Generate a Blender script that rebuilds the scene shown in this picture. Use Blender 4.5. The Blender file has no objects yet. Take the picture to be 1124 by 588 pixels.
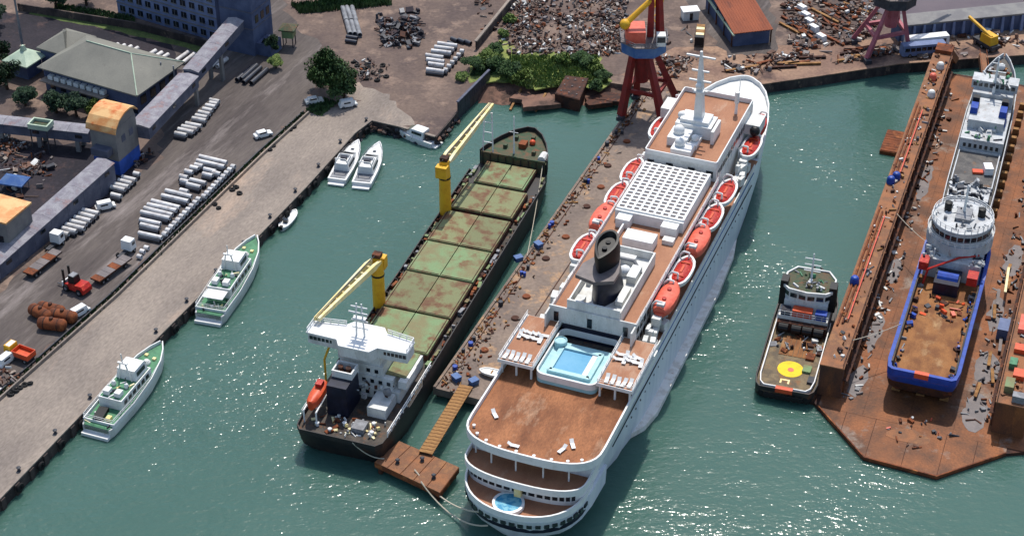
import bpy, math, random
from mathutils import Vector, Matrix
R = math.radians
rnd = random.Random(7)
scene = bpy.context.scene
C = scene.collection

# ------------------------------------------------------------------ camera
CAM_H, PITCH, FPX = 215.0, 35.0, 2000.0          # metres, degrees, focal length in photo pixels (1124 wide)
cd = bpy.data.cameras.new('camera'); cam = bpy.data.objects.new('camera', cd); C.objects.link(cam)
cam.location = (0, 0, CAM_H); cam.rotation_euler = (R(90 - PITCH), 0, 0)
cd.sensor_width = 36; cd.lens = 36 * FPX / 1124; cd.clip_start = 1; cd.clip_end = 20000
scene.camera = cam

# ------------------------------------------------------------------ sky, sun, exposure
SUN_EL, SUN_AZ = 62.0, 9.0                      # azimuth measured from +Y towards +X
world = bpy.data.worlds.new('World'); scene.world = world; world.use_nodes = True
wn = world.node_tree; bg = wn.nodes['Background']
sky = wn.nodes.new('ShaderNodeTexSky'); sky.sky_type = 'NISHITA'; sky.sun_disc = False
sky.sun_elevation = R(SUN_EL); sky.sun_rotation = R(SUN_AZ)
sky.air_density = 1.2; sky.dust_density = 1.5
wn.links.new(sky.outputs[0], bg.inputs[0]); bg.inputs[1].default_value = 0.15
sd = bpy.data.lights.new('sun', 'SUN'); sd.energy = 3.9; sd.angle = R(0.6); sd.color = (1, 0.95, 0.87)
sun = bpy.data.objects.new('sun', sd); C.objects.link(sun)
az, el = R(SUN_AZ), R(SUN_EL)
to_sun = Vector((math.sin(az) * math.cos(el), math.cos(az) * math.cos(el), math.sin(el)))
sun.rotation_euler = to_sun.to_track_quat('Z', 'Y').to_euler(); sun.location = to_sun * 500
vs = scene.view_settings; vs.view_transform = 'Standard'; vs.look = 'None'; vs.exposure = 0.18; vs.gamma = 1; vs.use_curve_mapping = False

# ------------------------------------------------------------------ pixel -> point on a level plane (photo pixels)
_t = R(PITCH); _fw = Vector((0, math.cos(_t), -math.sin(_t))); _up = Vector((0, math.sin(_t), math.cos(_t)))
def P(px, py, z):
    d = _fw * FPX + Vector((px - 562, 0, 0)) - _up * (py - 294)
    k = (z - CAM_H) / d.z
    return Vector((d.x * k, d.y * k, z))

# ------------------------------------------------------------------ materials
def lin(v):
    v /= 255.0
    return v / 12.92 if v <= 0.04045 else ((v + 0.055) / 1.055) ** 2.4
def S(r, g, b, k=0.78): return (lin(r) * k, lin(g) * k, lin(b) * k, 1)
MATS = {}
def mat(name, c1, c2=None, scale=1.0, lo=.42, hi=.62, rough=.7, c3=None, s3=.15, lo3=.5, hi3=.62, fine=.25, fscale=6.0,
        bump=0.0, bscale=8.0, metal=0.0, stretch=(1, 1, 1), spec=.3, detail=6, rot=0, vary=0):
    m = bpy.data.materials.new(name); m.use_nodes = True; nt = m.node_tree; N = nt.nodes; L = nt.links
    b = N['Principled BSDF']; b.inputs['Roughness'].default_value = rough; b.inputs['Metallic'].default_value = metal
    b.inputs['Specular IOR Level'].default_value = spec
    tc = N.new('ShaderNodeTexCoord'); mp = N.new('ShaderNodeMapping'); mp.inputs['Scale'].default_value = stretch
    if rot:
        mr = N.new('ShaderNodeMapping'); mr.inputs['Rotation'].default_value = (0, 0, R(rot)); L.new(tc.outputs['Object'], mr.inputs[0]); L.new(mr.outputs[0], mp.inputs[0])
    else: L.new(tc.outputs['Object'], mp.inputs[0])
    def noise(sc, det, rgh=.6):
        n = N.new('ShaderNodeTexNoise'); n.inputs['Scale'].default_value = sc; n.inputs['Detail'].default_value = det
        n.inputs['Roughness'].default_value = rgh; L.new(mp.outputs[0], n.inputs['Vector']); return n.outputs['Fac']
    def mixc(fac, a, bb):
        x = N.new('ShaderNodeMix'); x.data_type = 'RGBA'
        if hasattr(fac, 'links'): L.new(fac, x.inputs[0])
        else: x.inputs[0].default_value = fac
        for v, s in ((a, x.inputs[6]), (bb, x.inputs[7])):
            if hasattr(v, 'links'): L.new(v, s)
            else: s.default_value = v
        return x.outputs[2]
    def ramp(sock, lo_, hi_):
        r = N.new('ShaderNodeMapRange'); r.inputs[1].default_value = lo_; r.inputs[2].default_value = hi_
        L.new(sock, r.inputs[0]); return r.outputs[0]
    col = c1
    if c2: col = mixc(ramp(noise(scale, detail), lo, hi), c1, c2)
    if c3: col = mixc(ramp(noise(s3, 7, .68), lo3, hi3), col, c3)
    if fine:
        fn = ramp(noise(fscale, 4), .3, .7)
        mul = N.new('ShaderNodeMapRange'); mul.inputs[3].default_value = 1 - fine; mul.inputs[4].default_value = 1 + fine * .6
        L.new(fn, mul.inputs[0])
        x = N.new('ShaderNodeVectorMath'); x.operation = 'SCALE'
        if hasattr(col, 'links'): L.new(col, x.inputs[0])
        else: x.inputs[0].default_value = col[:3]
        L.new(mul.outputs[0], x.inputs[3]); col = x.outputs[0]
    if vary:
        oi = N.new('ShaderNodeObjectInfo'); mr2 = N.new('ShaderNodeMapRange'); mr2.inputs[3].default_value = 1 - vary; mr2.inputs[4].default_value = 1.05; L.new(oi.outputs['Random'], mr2.inputs[0])
        x2 = N.new('ShaderNodeVectorMath'); x2.operation = 'SCALE'; L.new(col, x2.inputs[0]); L.new(mr2.outputs[0], x2.inputs[3]); col = x2.outputs[0]
    if hasattr(col, 'links'): L.new(col, b.inputs['Base Color'])
    else: b.inputs['Base Color'].default_value = col
    if bump:
        bp = N.new('ShaderNodeBump'); bp.inputs['Strength'].default_value = bump; bp.inputs['Distance'].default_value = .1
        L.new(noise(bscale, 4), bp.inputs['Height']); L.new(bp.outputs[0], b.inputs['Normal'])
    MATS[name] = m; return m
RUSTC = S(120, 66, 38); DKR = S(70, 40, 28)
mat('white', S(236, 236, 232), S(200, 200, 195), .5, .45, .75, .5, c3=S(164, 134, 106), s3=1.1, lo3=.6, hi3=.8, fine=.1, stretch=(1, 1, .35))
mat('cleanwhite', S(244, 244, 242), S(220, 219, 214), .8, .5, .8, .4, c3=S(190, 164, 136), s3=1.3, lo3=.7, hi3=.82, fine=.05)
mat('hullwhite', S(238, 242, 248), S(208, 216, 230), .35, .4, .7, .4, c3=S(150, 118, 92), s3=1.1, lo3=.62, hi3=.8, fine=.08, stretch=(1, 1, .1))
mat('sponson', S(244, 242, 236), S(222, 216, 206), .6, .45, .6, .6, c3=S(165, 95, 50), s3=.25, lo3=.64, hi3=.68, fine=.1)
mat('deckrust', S(172, 112, 72), S(124, 74, 44), .3, .36, .66, .75, c3=S(206, 170, 138), s3=.16, lo3=.53, hi3=.74, fine=.3, fscale=4, stretch=(1, .4, 1), detail=9)
mat('decktan', S(182, 130, 98), S(160, 108, 80), .3, .35, .7, .75, c3=S(196, 160, 134), s3=.2, lo3=.56, hi3=.72, fine=.14, fscale=6, stretch=(1, .4, 1))
mat('rust', S(142, 78, 44), S(100, 56, 36), .5, .4, .6, .85, c3=S(178, 108, 62), s3=.35, lo3=.55, hi3=.66, fine=.3, bump=.3)
mat('darkrust', S(88, 54, 40), S(58, 40, 36), .6, .4, .6, .85, c3=S(130, 74, 46), s3=.4, lo3=.56, hi3=.68, fine=.3, bump=.3)
mat('dockfloor', S(154, 94, 54), S(100, 66, 46), .16, .36, .62, .7, c3=S(150, 136, 124), s3=.12, lo3=.55, hi3=.68, fine=.3, fscale=2.5, detail=9)
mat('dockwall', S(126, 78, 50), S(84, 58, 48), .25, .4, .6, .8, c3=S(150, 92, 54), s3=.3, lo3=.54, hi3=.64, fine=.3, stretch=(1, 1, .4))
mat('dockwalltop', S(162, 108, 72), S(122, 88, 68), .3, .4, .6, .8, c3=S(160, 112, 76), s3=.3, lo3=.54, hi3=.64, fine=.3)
mat('hatchgreen', S(126, 152, 106), S(132, 126, 88), .28, .42, .6, .7, c3=S(118, 76, 48), s3=.22, lo3=.53, hi3=.66, fine=.16)
mat('hatchbrown', S(132, 136, 94), S(130, 104, 68), .3, .45, .62, .7, c3=S(112, 72, 48), s3=.3, lo3=.5, hi3=.64, fine=.18, vary=.2)
mat('greendeck', S(60, 84, 60), S(96, 84, 62), .6, .4, .6, .75, c3=S(120, 78, 52), s3=.5, lo3=.55, hi3=.65, fine=.3)
mat('blackhull', S(40, 40, 44), S(58, 52, 50), .4, .4, .65, .55, c3=S(100, 62, 44), s3=.35, lo3=.6, hi3=.7, fine=.15, stretch=(1, 1, .4))
mat('darkdeck', S(92, 84, 76), S(68, 62, 58), .6, .4, .6, .8, c3=S(120, 84, 58), s3=.5, lo3=.55, hi3=.66, fine=.3)
mat('osvdeck', S(160, 108, 62), S(126, 80, 46), .4, .4, .6, .8, c3=S(176, 138, 96), s3=.3, lo3=.55, hi3=.7, fine=.25, stretch=(1, .6, 1))
mat('tugdeck', S(138, 120, 92), S(104, 92, 76), .5, .4, .6, .8, c3=S(150, 104, 66), s3=.4, lo3=.56, hi3=.68, fine=.28)
mat('greyship', S(206, 209, 211), S(168, 170, 172), .5, .4, .7, .55, c3=S(150, 112, 84), s3=.9, lo3=.58, hi3=.74, fine=.18, stretch=(1, 1, .4))
mat('greydeck', S(112, 108, 104), S(86, 84, 84), .5, .4, .6, .8, c3=S(128, 96, 70), s3=.4, lo3=.58, hi3=.68, fine=.25)
mat('patrolgreen', S(84, 146, 106), S(66, 120, 88), .8, .4, .6, .6, fine=.12)
mat('blue', S(34, 78, 178), S(28, 60, 140), .8, .4, .7, .45, fine=.1)
mat('navy', S(34, 38, 58), S(26, 28, 44), .8, .4, .6, .4, fine=.1)
mat('black', S(24, 24, 26), fine=.2, rough=.5)
mat('rubber', S(30, 29, 30), fine=.2, rough=.85)
mat('glass', S(30, 38, 46), fine=.05, rough=.12, spec=.6)
mat('orange', S(228, 96, 52), S(214, 82, 48), 1, .4, .6, .45, fine=.08)
mat('salmon', S(238, 116, 92), S(226, 100, 78), 1, .4, .6, .5, fine=.08)
mat('red', S(196, 44, 34), S(176, 38, 32), 1.2, .4, .6, .5, c3=S(224, 96, 60), s3=1.6, lo3=.56, hi3=.64, fine=.12)
mat('cranered', S(150, 42, 38), S(124, 40, 38), .5, .4, .65, .55, c3=S(110, 64, 50), s3=.7, lo3=.6, hi3=.7, fine=.12)
mat('cranepink', S(188, 108, 118), S(160, 84, 94), .5, .4, .65, .6, fine=.15)
mat('craneblue', S(62, 100, 160), S(90, 120, 165), .5, .4, .6, .5, fine=.1)
mat('markyellow', S(252, 214, 40), S(236, 190, 40), .8, .5, .7, .7, fine=.12)
mat('yellow', S(240, 184, 44), S(222, 158, 40), .6, .45, .7, .5, c3=S(170, 106, 44), s3=.8, lo3=.64, hi3=.74, fine=.08)
mat('palewhiteyellow', S(252, 240, 196), S(246, 222, 146), .5, .4, .6, .5, fine=.06)
mat('poolwater', S(132, 190, 220), S(112, 176, 212), .3, .3, .7, .15, fine=.04)
mat('turquoise', S(186, 226, 230), S(160, 208, 216), .6, .4, .7, .4, fine=.06)
mat('poolround', S(60, 150, 190), S(130, 196, 214), .9, .45, .55, .3, fine=.1)
mat('steel', S(150, 152, 156), S(120, 120, 124), .7, .4, .6, .5, fine=.15)
mat('darksteel', S(70, 72, 80), S(52, 54, 62), .7, .4, .6, .6, fine=.2)
mat('greywing', S(128, 118, 116), S(110, 102, 102), .5, .4, .6, .5, fine=.08)
mat('concrete', S(160, 147, 135), S(134, 123, 115), .12, .36, .64, .9, c3=S(180, 158, 140), s3=.1, lo3=.54, hi3=.7, fine=.26, fscale=2.4, detail=9, stretch=(1, .35, 1), rot=24.6)
mat('quaywall', S(92, 80, 76), S(60, 54, 54), .35, .4, .6, .9, c3=S(132, 112, 98), s3=.5, lo3=.58, hi3=.66, fine=.3, stretch=(1, 1, .5))
mat('pierdeck', S(150, 132, 118), S(124, 110, 102), .14, .38, .62, .9, c3=S(186, 150, 116), s3=.2, lo3=.56, hi3=.66, fine=.22, fscale=1.5, detail=8)
mat('northquay', S(170, 138, 114), S(134, 106, 92), .06, .4, .6, .9, c3=S(96, 76, 70), s3=.07, lo3=.54, hi3=.64, fine=.25, fscale=1.5, detail=8)
mat('asphalt', S(106, 97, 92), S(82, 74, 72), .22, .36, .64, .9, c3=S(142, 132, 128), s3=.2, lo3=.52, hi3=.7, fine=.22, fscale=3, detail=9, stretch=(1, .16, 1), rot=24.6)
mat('farasphalt', S(112, 102, 108), S(98, 90, 98), .05, .38, .62, .9, fine=.1)
mat('dirt', S(122, 104, 94), S(96, 82, 78), .09, .38, .62, .95, c3=S(146, 124, 110), s3=.16, lo3=.53, hi3=.66, fine=.22, fscale=1.2, detail=9)
mat('coal', S(58, 52, 58), S(40, 38, 46), .08, .38, .62, .95, c3=S(88, 70, 68), s3=.1, lo3=.55, hi3=.66, fine=.3, fscale=1.5, detail=9, bump=.4, bscale=2)
mat('beach', S(140, 106, 90), S(108, 84, 74), .15, .4, .6, .95, c3=S(84, 66, 58), s3=.2, lo3=.54, hi3=.62, fine=.3, bump=.4, bscale=2)
mat('roofgrey', S(138, 136, 126), S(122, 121, 113), .12, .4, .65, .7, c3=S(110, 108, 100), s3=.2, lo3=.6, hi3=.7, fine=.1, fscale=3)
mat('roofpale', S(196, 212, 188), S(170, 190, 168), .4, .4, .6, .6, fine=.1)
mat('galleryroof', S(158, 156, 162), S(134, 130, 140), .5, .4, .6, .75, c3=S(150, 124, 124), s3=.25, lo3=.56, hi3=.66, fine=.3, fscale=4)
mat('gallerywall', S(104, 106, 122), S(84, 88, 106), .4, .4, .6, .8, fine=.2)
mat('wallblue', S(128, 142, 178), S(110, 124, 160), .3, .4, .6, .8, fine=.15)
mat('walldark', S(92, 104, 136), S(74, 86, 118), .3, .4, .6, .8, fine=.2)
mat('towergrey', S(136, 134, 132), S(118, 116, 118), .3, .4, .6, .75, fine=.1)
mat('towerblue', S(54, 96, 190), S(44, 80, 160), .4, .4, .6, .6, fine=.1)
mat('towerroof', S(236, 190, 130), S(220, 150, 90), .35, .42, .6, .5, c3=S(214, 116, 56), s3=.3, lo3=.56, hi3=.66, fine=.1)
mat('rustroof', S(158, 84, 52), S(138, 72, 46), .2, .4, .6, .75, c3=S(120, 66, 46), s3=.25, lo3=.58, hi3=.68, fine=.14, stretch=(1, .4, 1))
mat('pipewhite', S(238, 236, 234), S(196, 190, 188), .8, .45, .7, .5, c3=S(150, 128, 110), s3=.9, lo3=.62, hi3=.74, fine=.1, vary=.16)
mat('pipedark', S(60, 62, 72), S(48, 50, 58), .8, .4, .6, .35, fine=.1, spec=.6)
mat('timber', S(176, 132, 82), S(140, 100, 62), .8, .4, .6, .85, fine=.25)
mat('rope', S(206, 196, 176), fine=.15, rough=.9)
mat('trunk', S(84, 66, 52), S(60, 48, 40), 2, .4, .6, .9, fine=.3)
for nm, a, b_ in (('leaf', (84, 112, 62), (52, 76, 46)), ('leafdark', (62, 88, 58), (38, 58, 44)), ('leafbright', (138, 156, 84), (96, 122, 62))):
    mat(nm, S(*a), S(*b_), .5, .4, .6, .7, fine=.3, fscale=3)
mat('lawngreen', S(104, 120, 66), S(78, 94, 54), .3, .4, .6, .95, fine=.35, fscale=3)
mat('grass', S(146, 156, 86), S(112, 126, 68), .3, .4, .6, .95, c3=S(146, 124, 90), s3=.2, lo3=.58, hi3=.66, fine=.35, fscale=3)
mat('palescrap', S(176, 164, 152), S(120, 100, 90), 1.5, .4, .6, .8, fine=.2)
# debris colours
SCRAP = ['rust', 'darkrust', 'greywing', 'dirt', 'palescrap', 'dirt', 'beach', 'darkrust', 'greywing', 'dirt', 'white', 'palescrap', 'beach', 'darksteel']

def water_mat():
    m = bpy.data.materials.new('harbour_water'); m.use_nodes = True; nt = m.node_tree; N = nt.nodes; L = nt.links
    b = N['Principled BSDF']; b.inputs['Roughness'].default_value = .16; b.inputs['IOR'].default_value = 1.33
    tc = N.new('ShaderNodeTexCoord')
    def noise(scale, stretch, rz, det=3):
        mp = N.new('ShaderNodeMapping'); mp.inputs['Scale'].default_value = stretch; mp.inputs['Rotation'].default_value = (0, 0, R(rz))
        n = N.new('ShaderNodeTexNoise'); n.inputs['Scale'].default_value = scale; n.inputs['Detail'].default_value = det
        L.new(tc.outputs['Object'], mp.inputs[0]); L.new(mp.outputs[0], n.inputs['Vector']); return n.outputs['Fac']
    x = N.new('ShaderNodeMix'); x.data_type = 'RGBA'; L.new(noise(.018, (1, 1, 1), 0, 5), x.inputs[0])
    x.inputs[6].default_value = (.035, .086, .070, 1); x.inputs[7].default_value = (.060, .124, .103, 1)
    L.new(x.outputs[2], b.inputs['Base Color'])
    b.subsurface_method = 'BURLEY'; b.inputs['Subsurface Weight'].default_value = .7; b.inputs['Subsurface Radius'].default_value = (1, 1.3, 1.3); b.inputs['Subsurface Scale'].default_value = 2.5
    n1 = noise(.42, (.75, 1.35, 1), 18, 3); n2 = noise(1.1, (.8, 1.2, 1), -14, 2); n3 = noise(.12, (1, 1.2, 1), 30, 2)
    def mm(op, a, v):
        q = N.new('ShaderNodeMath'); q.operation = op; L.new(a, q.inputs[0])
        if hasattr(v, 'links'): L.new(v, q.inputs[1])
        else: q.inputs[1].default_value = v
        return q.outputs[0]
    # rougher open water, calmer in the basins behind the ships
    hgt = mm('ADD', mm('ADD', mm('MULTIPLY', n1, 1.0), mm('MULTIPLY', n2, .55)), mm('MULTIPLY', n3, 1.2))
    amp = N.new('ShaderNodeMapRange'); amp.inputs[1].default_value = .38; amp.inputs[2].default_value = .66
    amp.inputs[3].default_value = .25; amp.inputs[4].default_value = 1.0
    L.new(noise(.02, (1, 1, 1), 40, 4), amp.inputs[0])
    bp = N.new('ShaderNodeBump'); bp.inputs['Distance'].default_value = .34
    L.new(amp.outputs[0], bp.inputs['Strength']); L.new(hgt, bp.inputs['Height']); L.new(bp.outputs[0], b.inputs['Normal'])
    MATS['water'] = m
water_mat()

# ------------------------------------------------------------------ mesh helpers
class MB:
    def __init__(s): s.v = []; s.f = []; s.m = []; s.cur = 0
    def add(s, vs, fs):
        o = len(s.v); s.v += [tuple(p) for p in vs]; s.f += [tuple(i + o for i in f) for f in fs]; s.m += [s.cur] * len(fs); return s
    def box(s, c, d, rz=0, rx=0, ry=0):
        hx, hy, hz = d[0] / 2, d[1] / 2, d[2] / 2
        M = Matrix.Rotation(rz, 3, 'Z') @ Matrix.Rotation(rx, 3, 'X') @ Matrix.Rotation(ry, 3, 'Y')
        vs_ = [M @ Vector((x, y, z)) + Vector(c) for x in (-hx, hx) for y in (-hy, hy) for z in (-hz, hz)]
        return s.add(vs_, [(0, 1, 3, 2), (4, 6, 7, 5), (0, 4, 5, 1), (2, 3, 7, 6), (0, 2, 6, 4), (1, 5, 7, 3)])
    def bb(s, x0, x1, y0, y1, z0, z1): return s.box(((x0 + x1) / 2, (y0 + y1) / 2, (z0 + z1) / 2), (abs(x1 - x0), abs(y1 - y0), abs(z1 - z0)))
    def taper(s, x0, x1, y0, y1, z0, z1, ix, iy):
        a = [(x0, y0, z0), (x1, y0, z0), (x1, y1, z0), (x0, y1, z0), (x0 + ix, y0 + iy, z1), (x1 - ix, y0 + iy, z1), (x1 - ix, y1 - iy, z1), (x0 + ix, y1 - iy, z1)]
        return s.add(a, [(3, 2, 1, 0), (4, 5, 6, 7), (0, 1, 5, 4), (1, 2, 6, 5), (2, 3, 7, 6), (3, 0, 4, 7)])
    def prism(s, poly, z0, z1):
        n = len(poly); ar = sum(poly[i][0] * poly[(i + 1) % n][1] - poly[(i + 1) % n][0] * poly[i][1] for i in range(n))
        if ar < 0: poly = poly[::-1]
        f = lambda z, p: z(p) if callable(z) else z
        vs_ = [(p[0], p[1], f(z0, p)) for p in poly] + [(p[0], p[1], f(z1, p)) for p in poly]
        fs = [tuple(range(n - 1, -1, -1)), tuple(range(n, 2 * n))] + [(i, (i + 1) % n, n + (i + 1) % n, n + i) for i in range(n)]
        return s.add(vs_, fs)
    def loft(s, rings, cap=True, closed=True):
        n = len(rings[0]); vs_ = [p for r in rings for p in r]; fs = []
        for k in range(len(rings) - 1):
            for i in range(n if closed else n - 1):
                j = (i + 1) % n; fs.append((k * n + i, k * n + j, (k + 1) * n + j, (k + 1) * n + i))
        if cap and closed: fs.append(tuple(range(n - 1, -1, -1))); fs.append(tuple((len(rings) - 1) * n + i for i in range(n)))
        return s.add(vs_, fs)
    def tube(s, a, b, r0, r1=None, n=8):
        a = Vector(a); b = Vector(b); r1 = r0 if r1 is None else r1
        d = (b - a).normalized(); u = d.orthogonal().normalized(); w = d.cross(u)
        ring = lambda p, r: [p + (u * math.cos(2 * math.pi * i / n) + w * math.sin(2 * math.pi * i / n)) * r for i in range(n)]
        return s.loft([ring(a, r0), ring(b, r1)])
    def path(s, pts, r, n=6):
        for a, b in zip(pts, pts[1:]): s.tube(a, b, r, r, n)
        return s
    def lathe(s, prof, c=(0, 0, 0), n=16, sx=1, sy=1):
        return s.loft([[(c[0] + r * sx * math.cos(2 * math.pi * i / n), c[1] + r * sy * math.sin(2 * math.pi * i / n), c[2] + z) for i in range(n)] for r, z in prof])
    def ball(s, c, r, sx=1, sy=1, sz=1, n=12):
        return s.lathe([(max(.01, r * math.sin(t)), -r * sz * math.cos(t)) for t in [math.pi * k / 7 for k in range(8)]], c, n, sx, sy)
    def pipe(s, a, b, r, t, n=14):           # hollow pipe
        a = Vector(a); b = Vector(b); d = (b - a).normalized(); u = d.orthogonal().normalized(); w = d.cross(u)
        ring = lambda p, q: [p + (u * math.cos(2 * math.pi * i / n) + w * math.sin(2 * math.pi * i / n)) * q for i in range(n)]
        rs = [ring(a, r), ring(b, r), ring(b, r - t), ring(a, r - t), ring(a, r)]
        return s.loft(rs, cap=False)
    def strip(s, pts, z0, z1, t, closed=False):  # wall of thickness t on the left of a polyline
        pts = [Vector(p[:2]) for p in pts]; n = len(pts); inn = []
        for i in range(n):
            a = pts[i - 1] if (i > 0 or closed) else None; b = pts[(i + 1) % n] if (i < n - 1 or closed) else None
            ns = []
            if a is not None: d = (pts[i] - a).normalized(); ns.append(Vector((-d.y, d.x)))
            if b is not None: d = (b - pts[i]).normalized(); ns.append(Vector((-d.y, d.x)))
            nn = sum(ns, Vector((0, 0))).normalized(); k = max(.35, nn.dot(ns[0])); inn.append(pts[i] + nn * t / k)
        f = lambda z, p: z(p) if callable(z) else z
        rings = [[(p.x, p.y, f(z0, p)), (p.x, p.y, f(z1, p)), (q.x, q.y, f(z1, p)), (q.x, q.y, f(z0, p))] for p, q in zip(pts, inn)]
        if closed: rings.append(rings[0])
        return s.loft(rings, cap=not closed)
    def rail(s, pts, z, h=1.05, step=2.2, r=.045, bars=2):
        pts = [Vector(p[:2]) for p in pts]
        for a, b in zip(pts, pts[1:]):
            d = b - a; L_ = d.length
            if L_ < .05: continue
            for k in range(bars): s.tube((a.x, a.y, z + h * (k + 1) / bars), (b.x, b.y, z + h * (k + 1) / bars), r, r, 4)
            for k in range(int(L_ / step) + 1):
                p = a + d * (k * step / L_); s.tube((p.x, p.y, z), (p.x, p.y, z + h), r, r, 4)
        return s
    def build(s, name, m, parent=None, smooth=False):
        me = bpy.data.meshes.new(name); me.from_pydata(s.v, [], s.f)
        for k in (m if isinstance(m, (list, tuple)) else [m]): me.materials.append(MATS[k])
        if isinstance(m, (list, tuple)): me.polygons.foreach_set('material_index', s.m)
        if smooth: me.polygons.foreach_set('use_smooth', [True] * len(s.f)); me.set_sharp_from_angle(angle=R(40)) if hasattr(me, 'set_sharp_from_angle') else None
        me.update(); o = bpy.data.objects.new(name, me); C.objects.link(o)
        if parent: o.parent = parent
        return o
def tag(o, label=None, cat=None, group=None, kind=None):
    if label: o['label'] = label
    if cat: o['category'] = cat
    if group: o['group'] = group
    if kind: o['kind'] = kind
    return o
def thing(name, label, cat, loc=(0, 0, 0), rz=0, group=None):
    o = bpy.data.objects.new(name, None); o.empty_display_size = .5; C.objects.link(o); o.location = loc; o.rotation_euler = (0, 0, rz)
    return tag(o, label, cat, group)
def dup(o, parent=None):
    c = o.copy(); C.objects.link(c); c.parent = parent
    for ch in list(o.children): dup(ch, c)
    return c
def struct(name, mb, m): return tag(mb.build(name, m), kind='structure')
def sym(st):      # stations (y, halfwidth) -> outline, starboard aft->fwd then port fwd->aft
    return [(w, y) for y, w in st] + [(-w, y) for y, w in reversed(st) if w > .02]
def inset(st, d): return [(y, max(w - d, .0)) for y, w in st]
def hull(mb, st, zb=-1.5, mid=.5, bul=.94):
    # st rows: y, w_deck, w_bottom, z_deck ; closed top
    rings = []
    for y, wd, wb, zd, *dy in st:
        d = dy[0] if dy else 0; zm = zb + (zd - zb) * mid; wm = wb + (wd - wb) * bul
        rings.append([(wd, y, zd), (-wd, y, zd), (-wm, y + d * .35, zm), (-wb, y + d, zb), (wb, y + d, zb), (wm, y + d * .35, zm)])
    return mb.loft(rings)
def rrect(x0, x1, y0, y1, r, n=5):
    out = []
    for cx, cy, a0 in ((x1 - r, y1 - r, 0), (x0 + r, y1 - r, 90), (x0 + r, y0 + r, 180), (x1 - r, y0 + r, 270)):
        for k in range(n + 1): a = R(a0 + 90 * k / n); out.append((cx + r * math.cos(a), cy + r * math.sin(a)))
    return out
def stern_poly(tip, w, depth, yend, p=2.6, n=22):
    out = []
    for k in range(n + 1):
        x = math.sin(math.pi * (k / n - .5)) * w
        out.append((x, tip + depth * (1 - max(0, 1 - abs(x / w) ** p) ** (1 / p))))
    return [(-w, yend)] + out + [(w, yend)]      # port fwd -> round the stern -> starboard fwd
def scatter(mb, pts_fn, n, size=(.4, 2.2), hmax=.8, nm=6, rz=None, flat=False, long_=.35):
    for k in range(n):
        x, y, z = pts_fn(); a = rnd.uniform(size[0], size[1]); q = rnd.random()
        mb.cur = rnd.randrange(nm)
        ang = rnd.uniform(0, 6.28) if rz is None else rz + rnd.gauss(0, .15) + (math.pi / 2 if rnd.random() < .3 else 0)
        if q < long_: d = (a * 1.8, rnd.uniform(.12, .35), rnd.uniform(.1, .4))
        elif q < .8: d = (a, a * rnd.uniform(.3, .9), rnd.uniform(.1, hmax))
        else: mb.tube((x, y, z + .05), (x + rnd.uniform(-.3, .3), y + rnd.uniform(-.3, .3), z + rnd.uniform(.2, hmax + .4)), a * .28, a * .22, 7); continue
        mb.box((x, y, z + d[2] / 2), d, ang, rnd.gauss(0, .05 if flat else .22), rnd.gauss(0, .05 if flat else .22))
    return mb
def inpoly(p, poly):
    c = False; n = len(poly)
    for i in range(n):
        a, b = poly[i], poly[i - 1]
        if (a[1] > p[1]) != (b[1] > p[1]) and p[0] < (b[0] - a[0]) * (p[1] - a[1]) / (b[1] - a[1]) + a[0]: c = not c
    return c
def polyrand(poly, z=0):
    xs = [p[0] for p in poly]; ys = [p[1] for p in poly]
    def f():
        while True:
            p = (rnd.uniform(min(xs), max(xs)), rnd.uniform(min(ys), max(ys)))
            if inpoly(p, poly): return p[0], p[1], z
    return f
def PX(lst, z): return [tuple(P(x, y, z)[:2]) for x, y in lst]

# ================================================================== SETTING
GZ = 2.5
QUAY = [(-185, 5), (-88.3, 234.7), (-78.6, 257.6), (-62.8, 293.1), (-54.2, 312.7), (-44.9, 334.2), (-36.0, 356.8), (-32.3, 362.6), (-26, 360), (-17.3, 355.3), (-12.6, 367.5), (-5.4, 382.5)]
NORTH = [(42.5, 374.3), (58, 379.3), (73.7, 383.7), (93.3, 389.6), (125, 394.2), (420, 436)]
w = MB(); w.add([(-3000, -1500, 0), (3000, -1500, 0), (3000, 3000, 0), (-3000, 3000, 0)], [(0, 1, 2, 3)]); struct('water', w, 'water')
g = MB(); g.prism(QUAY + [(24, 380)] + NORTH + [(2600, 520), (2600, 3500), (-2600, 3500), (-2600, 5)], -4, GZ); struct('ground', g, 'dirt')
def rough(poly, amp=1.2, step=2.5):
    out = []
    for a, b in zip(poly, poly[1:] + poly[:1]):
        n = max(1, int((Vector(b) - Vector(a)).length / step)) if (Vector(b) - Vector(a)).length < 140 else 1
        for k in range(n): q = Vector(a).lerp(Vector(b), k / n); out.append((q.x + rnd.uniform(-amp, amp), q.y + rnd.uniform(-amp, amp)))
    return out
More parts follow.
